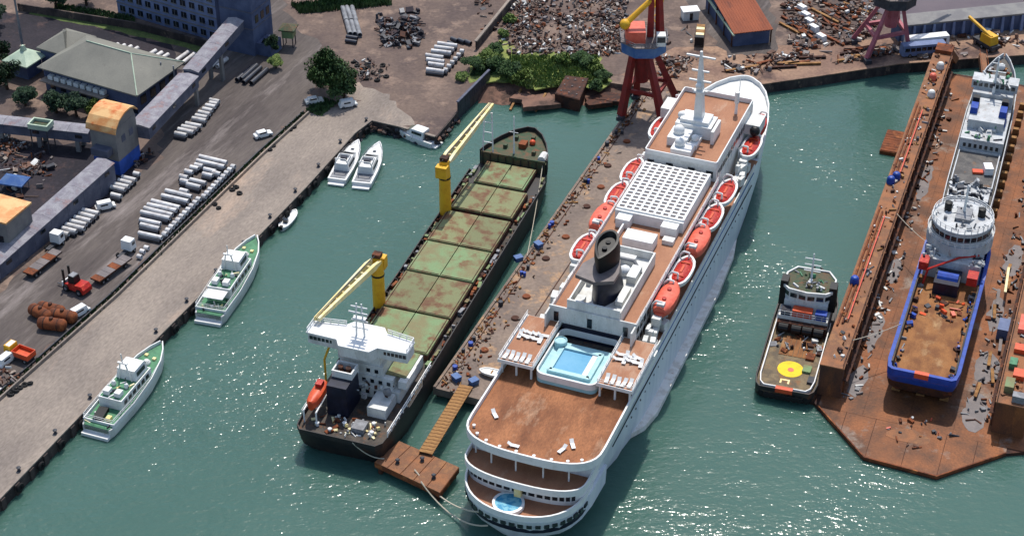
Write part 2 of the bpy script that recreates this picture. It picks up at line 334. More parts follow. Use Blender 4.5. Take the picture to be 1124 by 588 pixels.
# aprons and yards: thin sheets one above the other
KERB = [(-190, 64), (-94.3, 260.8), (-78.3, 293.7), (-55.3, 347.4), (-46.8, 365.6)]
g = MB(); g.prism([(p[0] - .15, p[1] + .1) for p in QUAY[:9]] + rough([(-22, 361), (-24, 366), (-29, 374), (-36, 380), (-43, 377)], .9, 1.6)[:-9] + KERB[::-1], GZ - .3, GZ + .006); struct('quay_pavement', g, 'concrete')
g = MB(); g.prism(rough([(k[0] - 1.8, k[1]) for k in KERB] + [(-44, 392), (-57, 415), (-66, 450), (-90, 450), (-82, 380), (-78, 345), (-104, 292), (-230, 40)]), GZ - .3, GZ + .010); struct('yard_road', g, 'asphalt')
g = MB(); g.prism(rough([(-106, 292), (-80, 346), (-96, 352), (-180, 366), (-220, 330), (-160, 200)]), GZ - .3, GZ + .014); struct('coal_yard', g, 'coal')
g = MB(); g.prism(rough([(-78, 381), (-83, 398), (-110, 413), (-170, 425), (-170, 392), (-115, 392), (-108, 384), (-84, 372)]), GZ - .3, GZ + .018); struct('rear_road', g, 'coal')
g = MB(); g.prism([(NORTH[0][0] + .2, NORTH[0][1] + .3)] + [(p[0], p[1] + .2) for p in NORTH[1:]] + [(420, 450), (130, 411), (96, 403), (70, 399), (40, 398), (26, 384)], GZ - .3, GZ + .006); struct('north_quay_pavement', g, 'northquay')
g = MB(); g.prism([(96, 412), (420, 470), (420, 640), (88, 640), (80, 440)], GZ - .3, GZ + .022); struct('rear_yard_pavement', g, 'farasphalt')
g = MB(); g.prism(rough(PX([(742, -6), (800, 60), (856, 58), (848, 8), (836, -20)], GZ)) , GZ - .3, GZ + .012); struct('shed_yard', g, 'asphalt')
# sloping shore of the slipway
sh = MB()
rows = []
for k in range(9):
    t = k / 8; z = GZ + .03 - t * 3.6; yy = 384 - 13.5 * t
    rows.append([(x, yy - 3.2 * math.sin((x + 4) / 30 * 3.1) * .0 + rnd.uniform(-.35, .35) - (4 - abs(x - 10) * .25 if t > .4 else 0) * .25, z + rnd.uniform(-.12, .12) * (0 < k)) for x in range(-8, 28, 2)])
sh.loft(rows, closed=False); struct('shore_slope', sh, 'beach')
# quay walls
def offs(pts, d):  # offset to the right of travel
    out = []
    for i, p in enumerate(pts):
        a = Vector(pts[max(i - 1, 0)]); b = Vector(pts[min(i + 1, len(pts) - 1)]); t = (b - a).normalized(); out.append((p[0] + t.y * d, p[1] - t.x * d))
    return out
qw = MB(); qw.strip(offs(QUAY, .35), -3, GZ - .05, .35); quay_wall = struct('quay_wall', qw, 'quaywall')
cp = MB(); cp.strip(offs(QUAY[:10], .45), GZ - .05, GZ + .22, .7); struct('quay_kerb', cp, 'concrete')
nw = MB(); nw.strip(offs(NORTH, .4), -3, GZ - .04, .4); struct('north_quay_wall', nw, 'quaywall')
cp = MB(); cp.strip(offs(NORTH, .5), GZ - .04, GZ + .2, .8); struct('north_quay_kerb', cp, 'northquay')
# buttresses (vertical pilasters) of the left quay wall, each its own piece
def along(pts, step, start=0):
    out = []; acc = -start
    for a, b in zip(pts, pts[1:]):
        a = Vector(a[:2]); b = Vector(b[:2]); L_ = (b - a).length; d = (b - a) / L_
        while acc < L_:
            if acc >= 0: out.append((a + d * acc, math.atan2(d.y, d.x)))
            acc += step
        acc -= L_
    return out
bm_ = MB().bb(-.6, .6, -.25, .25, -3, 2.3).build('buttress', 'quaywall', quay_wall); first = True
for p, a in along(offs(QUAY[1:9], .45), 4.2):
    o = bm_ if first else bm_.copy()
    if not first: C.objects.link(o)
    o.location = (p.x, p.y, 0); o.rotation_euler = (0, 0, a); first = False
# tyre fenders and mooring bollards along the left quay
ty = MB(); ty.lathe([(.35, -.22), (.8, -.22), (.92, 0), (.8, .22), (.35, .22), (.3, 0)], n=14); tyre = ty.build('tyre_fender', 'rubber', smooth=True); first = True
for k, (p, a) in enumerate(along(offs(QUAY[1:9], .95), 6.3, 2)):
    o = tyre if first else tyre.copy()
    if not first: C.objects.link(o)
    o.location = (p.x, p.y, 1.35 + rnd.uniform(-.25, .35)); o.rotation_euler = (R(90), 0, a); first = False
    tag(o, 'black rubber tyre hung on the dark left quay wall just above water', 'fender', 'tyre fenders on the left quay wall')
bo = MB(); bo.lathe([(.4, 0), (.35, .1), (.24, .2), (.22, .5), (.4, .62), (.42, .75), (.2, .85)], n=10); bol = bo.build('mooring_bollard', 'darksteel', smooth=True); first = True
for k, (p, a) in enumerate(along(offs(QUAY[1:9], -1.0), 11, 4)):
    o = bol if first else bol.copy()
    if not first: C.objects.link(o)
    o.location = (p.x, p.y, GZ + .02); first = False
    tag(o, 'small dark iron bollard at the water edge of the left quay pavement', 'bollard', 'bollards along the left quay')
# low boundary wall and grass verge between road and quay pavement
kw = thing('boundary_wall', 'long low concrete kerb wall between yard road and quay pavement', 'wall')
for i, (a, b) in enumerate(zip(KERB, KERB[1:])):
    MB().strip([a, b], GZ, GZ + .7, .35).build('wall_run', 'concrete', kw)
    n_ = offs([a, b], -1.5); MB().strip(n_, GZ, GZ + .45, .25).build('rail_run', 'darksteel', kw)
vg = MB()
for p, a in along(KERB[1:], .55):
    for q in range(7):
        x, y = p.x - rnd.uniform(.2, 1.7), p.y + rnd.uniform(-.5, .5)
        if rnd.random() < .3: continue
        h = rnd.uniform(.2, .75); s_ = rnd.uniform(.15, .4); t = rnd.uniform(0, 3.1)
        vg.add([(x - s_ * math.cos(t), y - s_ * math.sin(t), GZ), (x + s_ * math.cos(t), y + s_ * math.sin(t), GZ), (x + s_ * .6 * math.cos(t) + .1, y + s_ * .6 * math.sin(t), GZ + h), (x - s_ * .6 * math.cos(t), y - s_ * .6 * math.sin(t) - .1, GZ + h)], [(0, 1, 2, 3)])
tag(vg.build('grass_verge', 'leaf'), 'weeds and grass growing along the kerb wall beside the yard road', 'grass', kind='stuff')

# ------------------------------------------------------------------ finger pier between the two big ships
pd = Vector((.375, .927)).normalized(); pr = Vector((pd.y, -pd.x)); p0 = Vector((-14.7, 264.8))
def PP(t, s): q = p0 + pd * t + pr * s; return (q.x, q.y)
PIER_L = 122
pm = MB(); pm.prism([PP(0, 0), PP(0, 11.6), PP(PIER_L + 3, 11.6), PP(PIER_L - 2, 0)], .9, GZ); struct('pier', pm, 'pierdeck')
pl0 = MB(); pl0.tube((0, 0, -4), (0, 0, .95), .45, .45, 8); pile = pl0.build('pier_pile', 'quaywall'); first = True
for s_ in (.7, 10.9):
    for t in range(1, 113, 7):
        o = pile if first else pile.copy()
        if not first: C.objects.link(o)
        q = PP(t, s_); o.location = (q[0], q[1], 0); first = False
        tag(o, 'round concrete pile holding up the finger pier between the big ships', 'pile', 'piles under the finger pier')
ke = MB(); ke.strip([PP(0, .05), PP(PIER_L - 3, .05)], GZ, GZ + .3, -.5); ke.strip([PP(0, 11.5), PP(PIER_L, 11.5)], GZ, GZ + .3, .5); struct('pier_kerb', ke, 'pierdeck')
# crane rail lines on the pier
rl = MB()
for s_ in (2.2, 9.6): rl.strip([PP(1, s_), PP(PIER_L, s_)], GZ, GZ + .03, .25)
struct('pier_rail', rl, 'darkrust')

# ================================================================== CRUISE SHIP
def ship_empty(name, label, cat, ox, oy, head, z=0): return thing(name, label, cat, (ox, oy, z), R(-head))
cruise = ship_empty('cruise_ship', 'large white cruise ship with brown decks, black funnel and aft swimming pool', 'cruise ship', .93, 229.06, 21.5)
CR_M = Matrix.Translation((.93, 229.06, 0)) @ Matrix.Rotation(R(-21.5), 4, 'Z')
h = MB()
st = [(-5.0, 1.5, .4, 7.0, 4), (-4.6, 3.8, 1.0, 7, 3.8), (-3.8, 5.8, 1.6, 7, 3.8), (-2, 8.2, 2.4, 7, 3.4), (0, 9.5, 3.2, 7, 3.2), (3, 10.5, 4.2, 7, 2.6), (7, 11.0, 5.4, 7, 1.8), (14, 11.1, 7.4, 7)]
hull(h, st, mid=.5, bul=.95)
h.build('stern_hull', 'hullwhite', cruise, True)
h = MB()
st = [(6.0, 11.0, 5.1, 12.6, 1.5), (14, 11.2, 7.4, 12.6), (24, 11.25, 9.4, 12.6), (34, 11.3, 10.7, 12.6), (44, 11.3, 11, 12.6), (92, 11.3, 11, 12.6), (108, 11.1, 9.8, 12.6), (118, 10.6, 7.4, 12.8), (125, 9.5, 5, 13), (132, 7.8, 2.8, 13.2), (137, 5.8, 1.3, 13.4, -.6), (140.4, 3.6, .5, 13.5, -2), (142.2, 1.4, .15, 13.6, -4)]
hull(h, st, mid=.45, bul=.8)
h.build('hull', 'hullwhite', cruise, True)
FORE = [(112, 11.0), (118, 10.65), (125, 9.55), (132, 7.85), (137, 5.85), (140.4, 3.65), (142.2, 1.45), (142.6, .4)]
b = MB(); b.strip([(w_, y) for y, w_ in FORE] + [(-w_, y) for y, w_ in reversed(FORE)], 12.5, 14.7, .3); b.build('bow_bulwark', 'cleanwhite', cruise)
b = MB(); b.prism(sym([(112, 10.5)] + inset(FORE[1:], .35)), 13.62, 13.68); b.build('foredeck', 'white', cruise)
for x, y in ((-2, 126), (2, 126)): MB().lathe([(.9, 0), (.9, .8), (.5, .9), (.5, 1.3), (.8, 1.4)], (x, y, 13.7), 10).build('capstan', 'steel', cruise)
MB().bb(-1.5, 1.5, 130, 132.5, 13.7, 14.8).build('windlass', 'steel', cruise); MB().tube((0, 136, 13.7), (0, 136, 18), .12, .08).build('jackstaff', 'cleanwhite', cruise)
for x in (-4, 4): MB().bb(x - .5, x + .5, 121, 122.5, 13.7, 14.6).build('mooring_winch', 'steel', cruise)
# hull stripes and window rows (starboard and port)
for sd_ in (1, -1):
    b = MB(); b.bb(sd_ * 11.28, sd_ * 11.42, 16, 106, 9.45, 9.7); b.build('hull_stripe', 'navy', cruise)
    b = MB()
    for k in range(30): b.lathe([(.16, 0), (.16, .04)], (0, 0, 0), 6) if False else b.bb(sd_ * 11.2, sd_ * 11.32, 24 + k * 2.6, 24.3 + k * 2.6, 7.6, 7.9)
    tag(b.build('porthole_row', 'darksteel', cruise), kind='stuff')
    b = MB(); b.bb(sd_ * 11.28, sd_ * 11.40, 14, 107, 11.95, 12.15); b.build('hull_line', 'craneblue', cruise)
    b = MB(); b.strip([(sd_ * 11.3, 14), (sd_ * 11.3, 108)], 12.5, 13.6, .22 * sd_); b.build('promenade_bulwark', 'white', cruise)
    # sponson: broad ledge at the waterline
    b = MB(); b.prism([(sd_ * 10.3, 30), (sd_ * 12.0, 33), (sd_ * 12.9, 38), (sd_ * 12.9, 78), (sd_ * 12.1, 92), (sd_ * 10.6, 100)], -1.4, 1.1)
    b.build('sponson', 'sponson', cruise)
b = MB(); b.prism([(-11.1, 14), (11.1, 14), (11.1, 111), (-11.1, 111)], 12.62, 12.68); b.build('boat_deck', 'decktan', cruise)
# stern: deck A with round pool
pa = stern_poly(-5.0, 10.7, 10, 8, 2.2)
b = MB(); b.strip(pa, 6.9, 8.2, .3); b.build('stern_bulwark', 'cleanwhite', cruise)
b = MB(); b.prism(stern_poly(-4.6, 10.3, 9.6, 8, 2.2), 7.02, 7.08); b.build('stern_deck', 'decktan', cruise)
b = MB(); b.strip([(x * 1.004, y - .03) for x, y in stern_poly(-4.3, 10.45, 9.8, 8, 2.2)], 4.0, 4.9, .3); b.build('stern_stripe', 'navy', cruise)
wp = stern_poly(-4.6, 10.62, 9.9, 8, 2.2); b = MB()
for (ax, ay), (bx, by) in zip(wp[2:-2], wp[3:-1]):
    d = Vector((bx - ax, by - ay)); L_ = d.length
    if L_ > .9: b.box(((ax + bx) / 2, (ay + by) / 2, 5.75), (L_ * .62, .5, .75), math.atan2(d.y, d.x))
tag(b.build('stern_window_row', 'glass', cruise), kind='stuff')
b = MB(); b.lathe([(2.75, 0), (2.75, .75), (2.3, .8), (2.3, .3)], (-.9, -1.9, 7.05), 24); rp = b.build('round_pool', 'cleanwhite', cruise, True)
b = MB(); b.lathe([(2.29, .3), (2.29, .66)], (-.9, -1.9, 7.05), 24); b.build('pool_water', 'poolround', rp)
# deck B block with window band
pb = stern_poly(.7, 10.5, 4.0, 12, 2.7)
b = MB(); b.prism(pb, 7.08, 9.94); blk = b.build('aft_lounge', 'cleanwhite', cruise)
for (ax, ay), (bx, by) in zip(pb[4:-5], pb[5:-4]):
    d = Vector((bx - ax, by - ay)); L_ = d.length
    nrm = Vector((d.y, -d.x)).normalized() * .03
    m_ = MB().box(((ax + bx) / 2 + nrm.x, (ay + by) / 2 + nrm.y, 8.6), (L_ * .72, .12, 1.15), math.atan2(d.y, d.x)); m_.build('window', 'glass', blk)
pbo = stern_poly(-.5, 10.95, 5.0, 12, 2.6)
b = MB(); b.prism(pbo, 9.95, 10.2); b.build('terrace_deck', 'decktan', cruise)
b = MB(); b.strip([(x * 1.005, y - .05) for x, y in pbo], 9.8, 11.15, .28); b.build('terrace_bulwark', 'cleanwhite', cruise)
MB().bb(-.6, .6, -.15, .7, 7.1, 9.9).build('stern_emblem_panel', 'palewhiteyellow', cruise)
# set-back saloon behind the pillars, and the big aft deck over it
b = MB(); b.prism(stern_poly(7.5, 10.6, 5, 14, 2.6), 10.2, 13.6); sal = b.build('aft_saloon', 'white', cruise)
ps = stern_poly(7.42, 10.66, 5, 14, 2.6)
for (ax, ay), (bx, by) in zip(ps[3:-4], ps[4:-3]):
    d = Vector((bx - ax, by - ay)); MB().box(((ax + bx) / 2, (ay + by) / 2, 11.8), (d.length * .82, .16, 2.3), math.atan2(d.y, d.x)).build('window', 'glass', sal)
pc = stern_poly(2.4, 12.2, 7.0, 38, 2.9)
for k in (5, 8, 11, 14, 17):
    x, y = pc[k]; MB().tube((x * .95, y + 1.0, 10.2), (x * .95, y + 1.0, 13.7), .16).build('pillar', 'cleanwhite', cruise)
b = MB(); b.prism(pc, 13.62, 14.0); b.build('aft_deck_slab', 'white', cruise)
b = MB(); b.prism([(x * .975, y + (.28 if y < 30 else 0)) for x, y in pc], 14.0, 14.06); b.build('aft_deck', 'deckrust', cruise)
b = MB(); b.strip([(x * 1.004, y - .04) for x, y in pc], 13.3, 14.95, .32); b.build('aft_deck_bulwark', 'cleanwhite', cruise)
b = MB()
for k in range(3, 20, 2):
    x, y = pc[k]; b.lathe([(.22, 0), (.22, .35), (.3, .4), (.3, .55)], (x * .92, y + 1.0, 14.06), 8)
tag(b.build('deck_light', 'cleanwhite', cruise), kind='stuff')
# superstructure up to the sun deck (z 19)
b = MB(); b.bb(-7.8, 7.8, 37.2, 90, 12.7, 18.7); b.bb(-7.7, 7.7, 89.9, 116, 12.7, 18.75); sup = b.build('superstructure', 'white', cruise)
for sd_ in (1, -1):
    for zz in (14.2, 16.6):
        b = MB()
        for k in range(26): b.bb(sd_ * 7.75, sd_ * 7.88, 39 + k * 1.95, 40.3 + k * 1.95, zz, zz + 1.2)
        tag(b.build('cabin_window_row', 'glass', sup), kind='stuff')
b = MB()
for k in range(7): b.bb(-6.8 + k * 2, -5.3 + k * 2, 37.08, 37.25, 14.3, 16.4)
tag(b.build('aft_window_row', 'glass', sup), kind='stuff')
b = MB(); b.bb(-8.1, 8.1, 37, 90, 18.7, 19.0); b.build('sun_deck_slab', 'white', cruise)
b = MB(); b.bb(-7.9, 7.9, 37.4, 89.8, 19.0, 19.05); b.build('sun_deck', 'decktan', cruise)
for sd_ in (1, -1):
    b = MB(); b.strip([(sd_ * 8.15, 37), (sd_ * 8.15, 90)], 18.95, 19.75, .16 * sd_); b.rail([(sd_ * 8.05, 37), (sd_ * 8.05, 90)], 19.7, .5, 3, .05, 1)
    b.build('sun_deck_bulwark', 'cleanwhite', cruise)
b = MB(); b.bb(-8.3, 8.3, 36.9, 37.15, 17.0, 20.4); b.bb(-8.3, -8.0, 34.5, 37, 17, 20); b.bb(8.0, 8.3, 34.5, 37, 17, 20); b.build('aft_screen', 'white', cruise)
for x in (-6.9, -.5, 6.3): MB().bb(x - .45, x + .45, 36.8, 36.92, 17.2, 19.2).build('doorway', 'glass', cruise)
# side terraces over the aft deck
terr = {}
for sd_ in (1, -1):
    xi, xo = 6.0 * sd_, 12.4 * sd_
    b = MB(); b.bb(xi, xo, 22.5, 36.9, 16.7, 17.0); t_ = b.build('side_terrace', 'white', cruise); terr[sd_] = t_
    MB().bb(xi + .2 * sd_, xo - .2 * sd_, 22.7, 36.8, 17.0, 17.05).build('terrace_flooring', 'decktan', t_)
    b = MB(); b.strip([(xi, 36.9), (xi, 22.5), (xo, 22.5), (xo, 36.9)], 16.6, 17.25, .16 * -sd_); b.rail([(xi, 36.9), (xi, 22.55), (xo, 22.55), (xo, 36.9)], 17.2, .9, 2.4, .05); b.build('terrace_rail', 'cleanwhite', t_)
    for x in (xi + .4 * sd_, (xi + xo) / 2, xo - .5 * sd_):
        for y in (23, 30, 36): MB().bb(x - .16, x + .16, y - .16, y + .16, 14.05, 16.7).build('terrace_post', 'cleanwhite', t_)
    MB().bb(sd_ * 8.2, sd_ * 11.2, 27, 36.8, 14.05, 16.7).build('deck_house', 'white', cruise)
# pool between the terraces
b = MB(); b.prism(rrect(-5.6, 5.6, 22.7, 33.6, 1.2), 14.05, 15.4); b.build('pool_platform', 'turquoise', cruise); MB().bb(-5.5, 5.5, 33.7, 36.8, 14.07, 14.12).build('recess_shade_floor', 'darkdeck', cruise); MB().bb(-5.6, 5.6, 36.6, 36.85, 14.1, 17).build('recess_shade_wall', 'navy', cruise)  # recess forward of the pool: floor and wall coloured dark for its shade
b = MB(); b.strip(rrect(-5.75, 5.75, 22.5, 36.75, 1.7)[::1], 14.9, 16.2, .3, True); b.build('pool_screen', 'cleanwhite', cruise)
b = MB(); b.strip(rrect(-4.1, 4.1, 24.2, 32.2, .4), 15.4, 16.0, .9, True); pool = b.build('pool_rim', 'turquoise', cruise)
MB().bb(-3.25, 3.25, 25.05, 31.35, 15.3, 15.62).build('pool_water', 'poolwater', pool)
MB().bb(2.2, 3.2, 25.05, 31.3, 15.62, 15.8).build('pool_steps', 'cleanwhite', pool)
MB().lathe([(1.2, 0), (1.2, 1.3), (1.0, 1.4), (1.0, 1.2)], (-4.3, 32.3, 15.4), 14).build('whirlpool_tub', 'turquoise', cruise)
# funnel casing
b = MB(); b.strip([(-5.1, 37.6), (5.1, 37.6), (5.1, 58), (-5.1, 58)], 19.05, 21.6, .3, True); b.bb(-5, 5, 37.2, 37.6, 19, 22.2); b.build('funnel_casing', 'white', cruise)
b = MB(); b.bb(-4.8, 4.8, 38, 57.6, 19.06, 19.9); b.build('casing_deck', 'white', cruise)
for x, y, sx, sy, sz in ((-3.3, 52, 1.6, 3, 1.3), (3.2, 51, 1.8, 4, 1.6), (3.4, 44, 1.4, 5, 1.1), (-3.5, 40, 1.6, 2.4, 1), (0, 55.4, 4, 1.6, 1.4), (-3.9, 47, .8, 3, .8)): MB().bb(x - sx / 2, x + sx / 2, y - sy / 2, y + sy / 2, 19.9, 19.9 + sz).build('ventilation_unit', 'white', cruise)
MB().ball((1.2, 51.6, 20.6), 1.2).build('satellite_dome', 'cleanwhite', cruise, True)
MB().path([(-1.6, 54, 20), (-1.6, 54, 21.6), (2.2, 54, 21.6), (4.2, 52, 20.6)], .35, 8).build('exhaust_duct', 'steel', cruise)
def oval(w_, l_, y, z, n=20): return [(w_ * math.cos(2 * math.pi * k / n), y + l_ * math.sin(2 * math.pi * k / n), z) for k in range(n)]
def tear(w_, la, lf, y, z, n=24, sl=0):        # pointed aft, round forward
    out = []
    for k in range(n):
        a = 2 * math.pi * k / n; x = w_ * math.cos(a); yy = math.sin(a); yy = yy * lf if yy > 0 else yy * la
        x *= (1 - .55 * max(0, -math.sin(a)) ** 2); out.append((x, y + yy, z + sl * yy))
    return out
b = MB(); b.loft([tear(2.7, 6.0, 4.6, 45.4, 19.9), tear(2.4, 5.2, 4.0, 44.8, 24), tear(2.2, 4.6, 3.4, 44.4, 26.6)]); fun = b.build('funnel', 'navy', cruise, True)
b = MB(); b.loft([tear(2.1, 4.6, 3.4, 44.6, 27.3), tear(2.2, 4.8, 3.5, 44.2, 29.6, sl=.1), tear(2.0, 4.6, 3.3, 43.8, 31.8, sl=.16), tear(1.6, 3.9, 2.8, 43.8, 31.85, sl=.16), tear(1.45, 3.4, 2.4, 43.8, 31.0, sl=.12)]); b.build('funnel_top', 'black', fun, True)
b = MB(); b.prism([(-3.9, 38.2), (0, 37.2), (3.2, 38.8), (3.2, 41.6), (2.2, 45.6), (-2.2, 45.6), (-3.9, 42.0)], 26.6, 27.3); b.build('funnel_wing', 'greywing', fun)
for y in (41.6, 43.6): MB().tube((0, y + 1, 30.4), (0, y + 1, 31.3), .5, .5, 8).build('exhaust_pipe', 'black', fun)
MB().bb(-2.6, 3.4, 61.2, 64.6, 19.05, 21.2).build('deck_locker', 'cleanwhite', cruise)
MB().bb(4.2, 6.4, 64.8, 66.4, 19.05, 20).build('skylight_box', 'sponson', cruise)
b = MB(); b.bb(-4.4, -4.1, 60, 69, 19.05, 20.4); b.build('deck_screen', 'cleanwhite', cruise)
# glazed pool roof: white frame of bars over dull panes
b = MB(); b.bb(-6.9, 6.9, 69.6, 88.6, 19.05, 21.4); b.bb(-6.0, -3.2, 67.2, 69.6, 19.05, 21); b.bb(3, 6.2, 67.4, 69.6, 19.05, 21.2); lid = b.build('glazed_roof', 'cleanwhite', cruise)
pane0 = None
for i in range(9):
    for j in range(14):
        x = -5.9 + i * 1.475; y = 71.0 + j * 1.26
        if pane0 is None: pane0 = MB().bb(-.5, .5, -.4, .4, 0, .06).build('pane', 'greywing', lid); o = pane0
        else: o = pane0.copy(); C.objects.link(o)
        o.location = (x, y, 21.44)
b = MB()
for i in range(10): b.bb(-6.86 + i * 1.475, -6.4 + i * 1.475, 70.2, 88.3, 21.4, 21.72)
for j in range(15): b.bb(-6.7, 6.7, 70.14 + j * 1.26, 70.6 + j * 1.26, 21.4, 21.68)
b.build('roof_bars', 'cleanwhite', lid)
# bridge block
b = MB(); b.bb(-7.6, 7.6, 89.9, 117.4, 18.7, 22.4); b.bb(-10.8, 10.8, 111, 116, 18.7, 21.0); b.bb(-9, 9, 112, 119, 13.6, 18.7); brd = b.build('bridge_block', 'white', cruise)
for k, x in enumerate((-6.2, -2.2, 2.4, 6.2)): MB().bb(x - .7, x + .7, 89.78, 89.95, 19.8, 21.3).build('window', 'glass', brd)
for sd_ in (1, -1):
    for k in range(11): MB().bb(sd_ * 7.55, sd_ * 7.68, 91 + k * 1.9, 92.3 + k * 1.9, 19.8, 21).build('window', 'glass', brd)
MB().bb(-7.4, 7.4, 90.1, 117.2, 22.4, 22.46).build('observation_deck', 'decktan', cruise)
b = MB(); b.strip(rrect(-7.6, 7.6, 89.9, 117.4, .5, 2), 22.35, 23.5, .22, True); b.build('observation_bulwark', 'cleanwhite', cruise)
b = MB(); b.bb(-4.2, 3.4, 99.4, 104.6, 22.46, 25.2); b.bb(-4.4, -.2, 94.6, 99.5, 22.46, 24.4); b.bb(-2.6, 1.6, 91.2, 94.7, 22.46, 23.9); b.bb(3.8, 4.4, 98, 103.4, 22.46, 25.4); b.bb(0, 1.8, 94.8, 99.3, 22.46, 23.4); b.bb(-3.4, 2.6, 100, 104, 25.2, 26.0)
b.build('mast_house', 'cleanwhite', cruise)
b = MB(); 
for c_, r_ in (((-2.6, 97, 25.0), 1.2), ((-1.2, 93.2, 24.6), 1.1), ((.9, 96.8, 24.0), .8), ((-3.6, 101.8, 25.8), .8)): MB().ball(c_, r_).build('radome', 'cleanwhite', cruise, True)
b = MB(); b.loft([[(x * w_, 102.4 - dz * .1 + y * w_ * 1.2, 25.2 + dz) for x, y in ((1, 1), (-1, 1), (-1, -1), (1, -1))] for dz, w_ in ((0, .95), (6, .7), (12, .45), (16.5, .22))])
mast = b.build('mast', 'cleanwhite', cruise)
b = MB()
for dz, wid in ((7, 1.6), (9.4, 2.3), (11.8, 1.8), (15.2, 3.0)):
    b.bb(-wid, wid, 102.0 - dz * .1, 102.4 - dz * .1, 25.2 + dz, 25.5 + dz)
b.ball((0, 100.4, 34), .7); b.bb(-1, 1, 100.2, 101.6, 32.4, 32.7); b.build('mast_yard', 'cleanwhite', mast)
b = MB(); b.tube((5.3, 112, 22.4), (5.3, 112, 27), .35, .2); b.tube((5.3, 112, 25), (5.3, 112, 27.6), .5, .5); b.build('signal_post', 'cleanwhite', cruise)
MB().ball((10, 110.5, 20), 1.1).build('satellite_dome', 'black', cruise)
# promenade fittings along the boat deck edges
b = MB()
for sd_ in (1, -1):
    for k in range(26):
        y = rnd.uniform(38, 52) if k < 14 else rnd.uniform(96, 104)
        sx, sy, sz = rnd.uniform(.8, 2), rnd.uniform(.8, 2.4), rnd.uniform(.8, 3.4)
        b.box((sd_ * rnd.uniform(8.8, 11.0), y, 13 + sz / 2 + rnd.uniform(0, 1.2)), (sx * .6, sy, sz), rnd.uniform(-.3, .3))
tag(b.build('deck_fittings', 'white', cruise), kind='stuff')

# ---- lifeboats
def boat_ring(y, w_, top, bot): return [(w_, y, top), (w_ * .92, y, top - (top - bot) * .5), (w_ * .45, y, bot), (-w_ * .45, y, bot), (-w_ * .92, y, top - (top - bot) * .5), (-w_, y, top)]
BST = [(-5.0, .5), (-4.6, 1.1), (-3.6, 1.65), (-1.8, 1.95), (0, 2.0), (1.8, 1.9), (3.4, 1.5), (4.5, .8), (5.1, .15)]
def open_boat():
    t = thing('lifeboat', '', 'lifeboat')
    MB().loft([boat_ring(y, w_, 0, -1.7 + .03 * y * y) for y, w_ in BST]).build('hull', 'cleanwhite', t, True)
    MB().strip(sym(BST), -.1, .28, .42, True).build('gunwale', 'cleanwhite', t)
    st_ = [(y * .84, w_ * .76) for y, w_ in BST]
    MB().loft([[(w_, y, .06), (w_ * .6, y, .42), (0, y, .55), (-w_ * .6, y, .42), (-w_, y, .06)] for y, w_ in st_]).build('cover', 'red', t, True)
    b = MB()
    for y in (-2.6, 1.8): b.bb(-.9, .9, y - .12, y + .12, .3, .68)
    b.bb(-.2, .2, -1.5, .8, .45, .7); b.build('thwart', 'orange', t)
    return t
def closed_boat(m):
    t = thing('lifeboat', '', 'lifeboat')
    MB().loft([boat_ring(y, w_, 0, -1.7 + .03 * y * y) for y, w_ in BST]).build('hull', m, t, True)
    MB().loft([[(w_ * 1.0, y, .0), (w_ * .95, y, .7), (w_ * .6, y, 1.15), (0, y, 1.25), (-w_ * .6, y, 1.15), (-w_ * .95, y, .7), (-w_, y, 0)] for y, w_ in BST[1:-1]]).build('canopy', m, t, True)
    for y in (-1.8, 1.4): MB().lathe([(.42, 0), (.42, .3), (.2, .36)], (0, y, 1.2), 10).build('hatch', 'red', t)
    MB().bb(-.7, .7, -4.3, -3.2, .6, 1.7).build('helm_cover', 'white', t)
    return t
lb_open, lb_salmon, lb_red = open_boat(), closed_boat('salmon'), closed_boat('red')
used = set()
LB = [(1, 731, 327, 's', 'closed salmon lifeboat, aftmost on the starboard side of the cruise ship'),
      (1, 746, 295, 'o', 'open red lifeboat with white rim between the two aft salmon boats, starboard side'),
      (1, 760, 263, 's', 'closed salmon lifeboat on the starboard side level with the white deck locker'),
      (1, 775, 236, 'o', 'open red lifeboat on the starboard side by the aft edge of the glazed roof'),
      (1, 789, 208, 'o', 'open red lifeboat on the starboard side by the forward edge of the glazed roof'),
      (1, 815, 157, 'o', 'open red lifeboat on the starboard side beside the mast deck'),
      (1, 824, 137, 'r', 'closed red lifeboat nearest the bow on the starboard side'),
      (-1, 630, 268, 'o', 'open red lifeboat with white rim, aftmost on the pier side of the cruise ship'),
      (-1, 648, 235, 's', 'closed salmon lifeboat hanging on the pier side of the cruise ship'),
      (-1, 665, 210, 'o', 'open red lifeboat on the pier side just forward of the salmon boat'),
      (-1, 683, 184, 'o', 'open red lifeboat on the pier side level with the forward glazed roof'),
      (-1, 711, 136, 'o', 'open red lifeboat on the pier side beside the mast deck'),
      (-1, 723, 117, 'r', 'closed red lifeboat nearest the bow on the pier side')]
inv = CR_M.inverted(); dv = []
for sd_, px, py, kd, lab in LB:
    src = {'o': lb_open, 's': lb_salmon, 'r': lb_red}[kd]
    o = src if kd not in used else dup(src); used.add(kd)
    y = (inv @ P(px, py, 17.8)).y; p = CR_M @ Vector((sd_ * (9.2 if kd == 'r' else 10.0), y, 17.6)); o.location = p; o.scale = (.85, .85, .9) if kd == 'r' else (1, 1, 1); o.rotation_euler = (0, 0, R(-21.5)); o['label'] = lab; o['group'] = 'lifeboats of the cruise ship'; dv.append((sd_, y))
